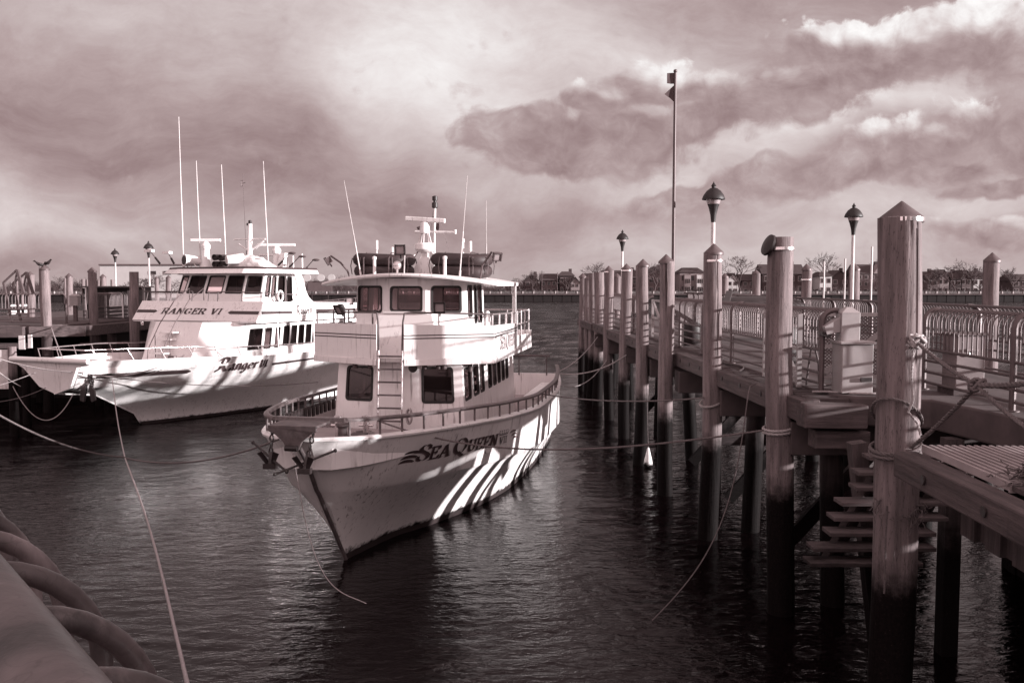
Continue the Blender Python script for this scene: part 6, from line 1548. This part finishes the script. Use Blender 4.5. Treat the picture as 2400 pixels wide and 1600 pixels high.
# ================================================================== ropes
def wl(o, p): return o.matrix_basis @ Vector(p)
SQm = Matrix.Translation((-3.4, 14.0, 0)) @ Matrix.Rotation(R(-10), 4, 'Z')
RGm = Matrix.Translation((-13.3, 31.9, 0)) @ Matrix.Rotation(R(-22), 4, 'Z')
RP = lambda *p: SQm @ Vector(p)
bowR = at(263, 888, y=28.2); kink = at(293, 1073, y=17.5)
c1 = [bowR.lerp(kink, f) + Vector((0, 0, -.25 * math.sin(math.pi * f))) for f in np.linspace(0, 1, 14)]
end = at(440, 1605, y=5.2); c2 = []
for f in np.linspace(0, 1, 26)[1:]: c2.append(kink.lerp(end, f) + Vector((.10 * math.sin(math.pi * f), 0, -.30 * 4 * f * (1 - f) * .5)))
rope('long pale mooring rope from the larger boat\'s bow down to the quay', c1 + c2 + [at(462, 1720, y=4.0)], .0135, ROPEW)
rope('laid rope sagging from the left edge towards the pale mooring rope', [Vector((-13.2, 15.6, 4.05)), Vector((-10.9, 15.0, 3.5))] + sag(at(-40, 950, y=14.5), kink + Vector((0, .02, .01)), .18), .017, ROPED, laid=True)
rope('dark rope from the pale mooring rope to the bow of the smaller boat', sag(kink, RP(-.32, .1, 2.55), .22), .016, ROPED)
rope('thin pale line hanging from the bow plate into the water', sag(RP(.05, -.15, 2.42), at(868, 1420, z=-.02), .0) if False else [RP(.02, -.2, 2.42)] + [RP(.02, -.2, 2.42).lerp(at(868, 1420, z=-.05), f) + Vector((-.18 * math.sin(math.pi * f), 0, -.62 * math.sin(math.pi * f) ** 1.2)) for f in np.linspace(.05, 1, 20)], .008, ROPEW)
p2 = Vector((PT[1][0].location.x, 13.4, 0)); p3 = Vector((PT[2][0].location.x, 17.4, 0)); p5 = Vector((PT[4][0].location.x, 24.7, 0))
tieA = at(1790, 1008, y=13.25)
rope('long mooring rope from the foredeck to the tilted-lid pile', sag(RP(.35, 3.0, 2.42), tieA, .42, 30, -.5), .017, ROPED, laid=True)
tieB = at(1650, 932, y=17.2)
rope('mooring rope from the smaller boat\'s rail to the ringed pile', sag(RP(2.55, 9.5, 2.2), tieB, .12), .017, ROPED)
rope('slack mooring rope from the smaller boat\'s stern to the sixth pile', sag(RP(2.3, 14.0, 2.3), at(1468, 832, y=28.7), .25), .022, ROPEW)
rope('thin mooring rope from the stern to the seventh pile', sag(RP(2.2, 15.0, 2.2), at(1400, 790, y=34.5), .2), .016, ROPEW)
rope('second mooring rope from the stern, hanging lower', sag(RP(2.3, 14.6, 1.9), at(1424, 840, y=33.0), .45), .016, ROPEW)
rope('pale rope hanging from the fender beam down to the water', [at(1772, 898, y=13.9), at(1758, 905, y=13.5)] + [at(1755, 910, y=13.4).lerp(at(1520, 1462, z=-.05), f) + Vector((.30 * math.sin(math.pi * f), 0, -.35 * math.sin(math.pi * f))) for f in np.linspace(0.02, 1, 24)], .009, ROPED)
# wraps round piles
def wrap(label, pile_i, z, turns, r, m, tilt=.03):
    t, zb, cx = PT[pile_i]; rad = PR[pile_i][2] / 2 * 1.09 + r; pts = []
    for i in range(int(turns * 24) + 1):
        a = i / 24 * 2 * math.pi; pts.append(Vector((t.location.x + cx * .3 + rad * math.cos(a), t.location.y + rad * math.sin(a), z + tilt * math.sin(a + .7) + i * r * 2 / 24)))
    return rope(label, pts, r, m, 'rope_wrap', 'ropes wrapped round piles', laid=True)
wrap('rope wrapped round the tilted-lid pile', 1, tieA.z - .06, 2.2, .024, ROPEW); wrap('rope loop round the ringed pile', 2, at(1650, 948, y=17.2).z, 1.1, .022, ROPEW, .08)
wrap('dark rope wrapped low round the thickest pile', 0, at(2090, 1070, y=9.1).z, 2.2, .022, ROPED, .05); wrap('dark slanting rope round the middle of the thickest pile', 0, at(2120, 985, y=9.1).z, 1.0, .018, ROPED, -.20)
knot = at(2148, 800, y=9.02); rgk = random.Random(2); m_ = MB()
for i in range(7):
    a = rgk.uniform(0, 6.28); m_.tube([knot + Vector((.07 * math.cos(a + q) + rgk.gauss(0, .008), .05 * math.sin(a + q * 1.3) - .02, .06 * math.sin(q + i) + rgk.gauss(0, .008))) for q in np.linspace(0, 4.5, 9)], .016, 6)
for i in range(26):
    d = Vector((rgk.gauss(-.3, .6), rgk.gauss(-.3, .3), rgk.gauss(-.2, .6))).normalized() * rgk.uniform(.06, .16); m_.tube([knot, knot + d * .6, knot + d + Vector((0, 0, -.03))], [.006, .004, .002], 4)
tag(m_.build('rope_knot', ROPEW, smooth=60), 'frayed rope knot tied to the right side of the thickest pile', 'rope knot')
junc = at(2290, 902, y=7.6)
rope('laid rope from the frayed knot to the dark rope junction', sag(knot, junc, .03), .022, ROPED, laid=True)
rope('dark rope running right from the junction out of the photo', sag(junc, at(2470, 888, y=6.6), .02), .024, ROPED, laid=True)
rope('dark rope from the junction down to the thickest pile', sag(junc, at(2135, 1048, y=8.95), .03), .022, ROPED, laid=True)
rope('laid rope from the junction down to the lower right edge', sag(junc, at(2450, 1030, y=6.4), .03), .02, ROPED, laid=True)
m_ = MB()
for i in range(4): m_.tube([junc + Vector((.05 * math.cos(q + i), .04 * math.sin(q), .05 * math.sin(q * 1.2 + i))) for q in np.linspace(0, 6, 12)], .016, 6)
tag(m_.build('rope_knot', ROPED, smooth=60), 'dark knot where four ropes meet at the right', 'rope knot')
rope('pale rope end hanging down the front of the thickest pile', [at(2140, 820, y=9.0), at(2137, 880, y=9.0), at(2140, 940, y=9.0), at(2128, 965, y=9.02), at(2150, 990, y=9.02), at(2158, 1020, y=9.0)], .014, ROPEW, laid=True)
# torn netting low on the thickest pile
m_ = MB(); rgk = random.Random(6)
for i in range(34):
    a = rgk.uniform(3.3, 5.9); x0 = PT[0][0].location.x + .246 * math.cos(a); y0 = 9.3 + .246 * math.sin(a); z0 = at(2110, 1178, y=9.0).z - .16 * math.sin((a - 3.2) * 1.15) + rgk.gauss(0, .02)
    pts = [Vector((x0, y0, z0))]
    for j in range(4): pts.append(pts[-1] + Vector((rgk.gauss(0, .03), rgk.gauss(-.004, .006), rgk.gauss(-.025, .03))))
    m_.tube(pts, .0045, 4)
tag(m_.build('torn_netting', ROPED, smooth=60), 'torn netting snagged low on the thickest pile', 'netting')
rope('rope hanging straight down beside the thickest pile', [at(2079, 1185, y=9.0), at(2076, 1260, y=9.0), at(2073, 1380, y=9.0), at(2072, 1390, y=9.0)], .010, ROPED, laid=True)
rope('thin white line hanging down the front of the thickest pile', [at(2100, 1215, y=8.98), at(2096, 1290, y=8.98), at(2092, 1330, y=8.98)], .004, ROPED)
# float hung by a line on the fifth pile
fb = at(1519, 1086, y=24.3); m_ = MB(); m_.lathe([(.015, .44), (.035, .40), (.06, .28), (.105, .10), (.125, -.02), (.105, -.10), (.05, -.15)], (fb.x, fb.y, max(.12, fb.z - .1)), 18); fl = m_.build('float', WHITE2, smooth=60); tag(fl, 'white pear-shaped float at the waterline of the knotty pile', 'float')
rope('thin line holding the white float', [(fb.x, fb.y, fb.z + .4), (fb.x - .02, 24.4, 1.6), (fb.x - .06, 24.5, 3.1)], .008, ROPED)
# lines between the larger boat and the left pier
for a, b, d, r, m, l in [((-10, 838), (206, 872), .12, .018, ROPEW, 'rope from the left edge to the larger boat\'s anchor tackle'), ((206, 876), (745, 895), .25, .016, ROPED, 'long dark rope along the larger boat\'s side'),
                         ((-10, 905), (85, 872), .02, .014, ROPEW, 'short rope rising behind the snub bow at the left'), ((-10, 942), (108, 908), .08, .012, ROPED, 'thin rope from the left edge to the snub bow'),
                         ((-10, 866), (48, 905), .03, .014, ROPEW, 'short rope falling from the left edge'), ((30, 905), (172, 922), .95, .013, ROPEW, 'deep-hanging rope loop under the snub bow'),
                         ((120, 768), (146, 838), .02, .02, ROPEW, 'pale rope from the bird pile down to the larger boat\'s bow rail'), ((215, 880), (432, 832), .25, .016, ROPED, 'dark rope looped from the anchor tackle up to the foredeck'), ((222, 876), (430, 835), .38, .012, ROPED, 'second dark rope looped up to the foredeck')]:
    y0, y1 = (27.5, 28.3) if a[0] < 100 else (28.2, 31.0)
    if a == (120, 768): y0, y1 = 35.0, 29.6
    if a == (206, 876): y0, y1 = 28.2, 33.2
    rope(l, sag(at(*a, y=y0), at(*b, y=y1), d), r, m)
for px, y0, y1, l in [(28, 812, 955, 'pale timber pile stub at the far left below the pier'), (60, 850, 905, 'thin pale pile stub left of the snub bow')]:
    a = at(px, y0, y=29.5 if px == 28 else 32.0); t = thing('mooring_pile', l, 'pile', (a.x, a.y, 0), 0, 'low pile stubs at the left'); m_ = MB(); m_.tube([(0, 0, -1), (0, 0, a.z)], [.16, .13], 14); m_.build('shaft', PILE, t, smooth=50)
    if px == 28: m_ = MB(); m_.box((-.35, -.02, a.z - .75), (.45, .06, 1.3)); m_.build('white_board', WPOLE, t, smooth=0)

pile(1200 - 13.4 / 15.6 * 2100, 15.6, .34, 640, 'mooring pile off the quay that holds the laid rope', group='mooring piles')
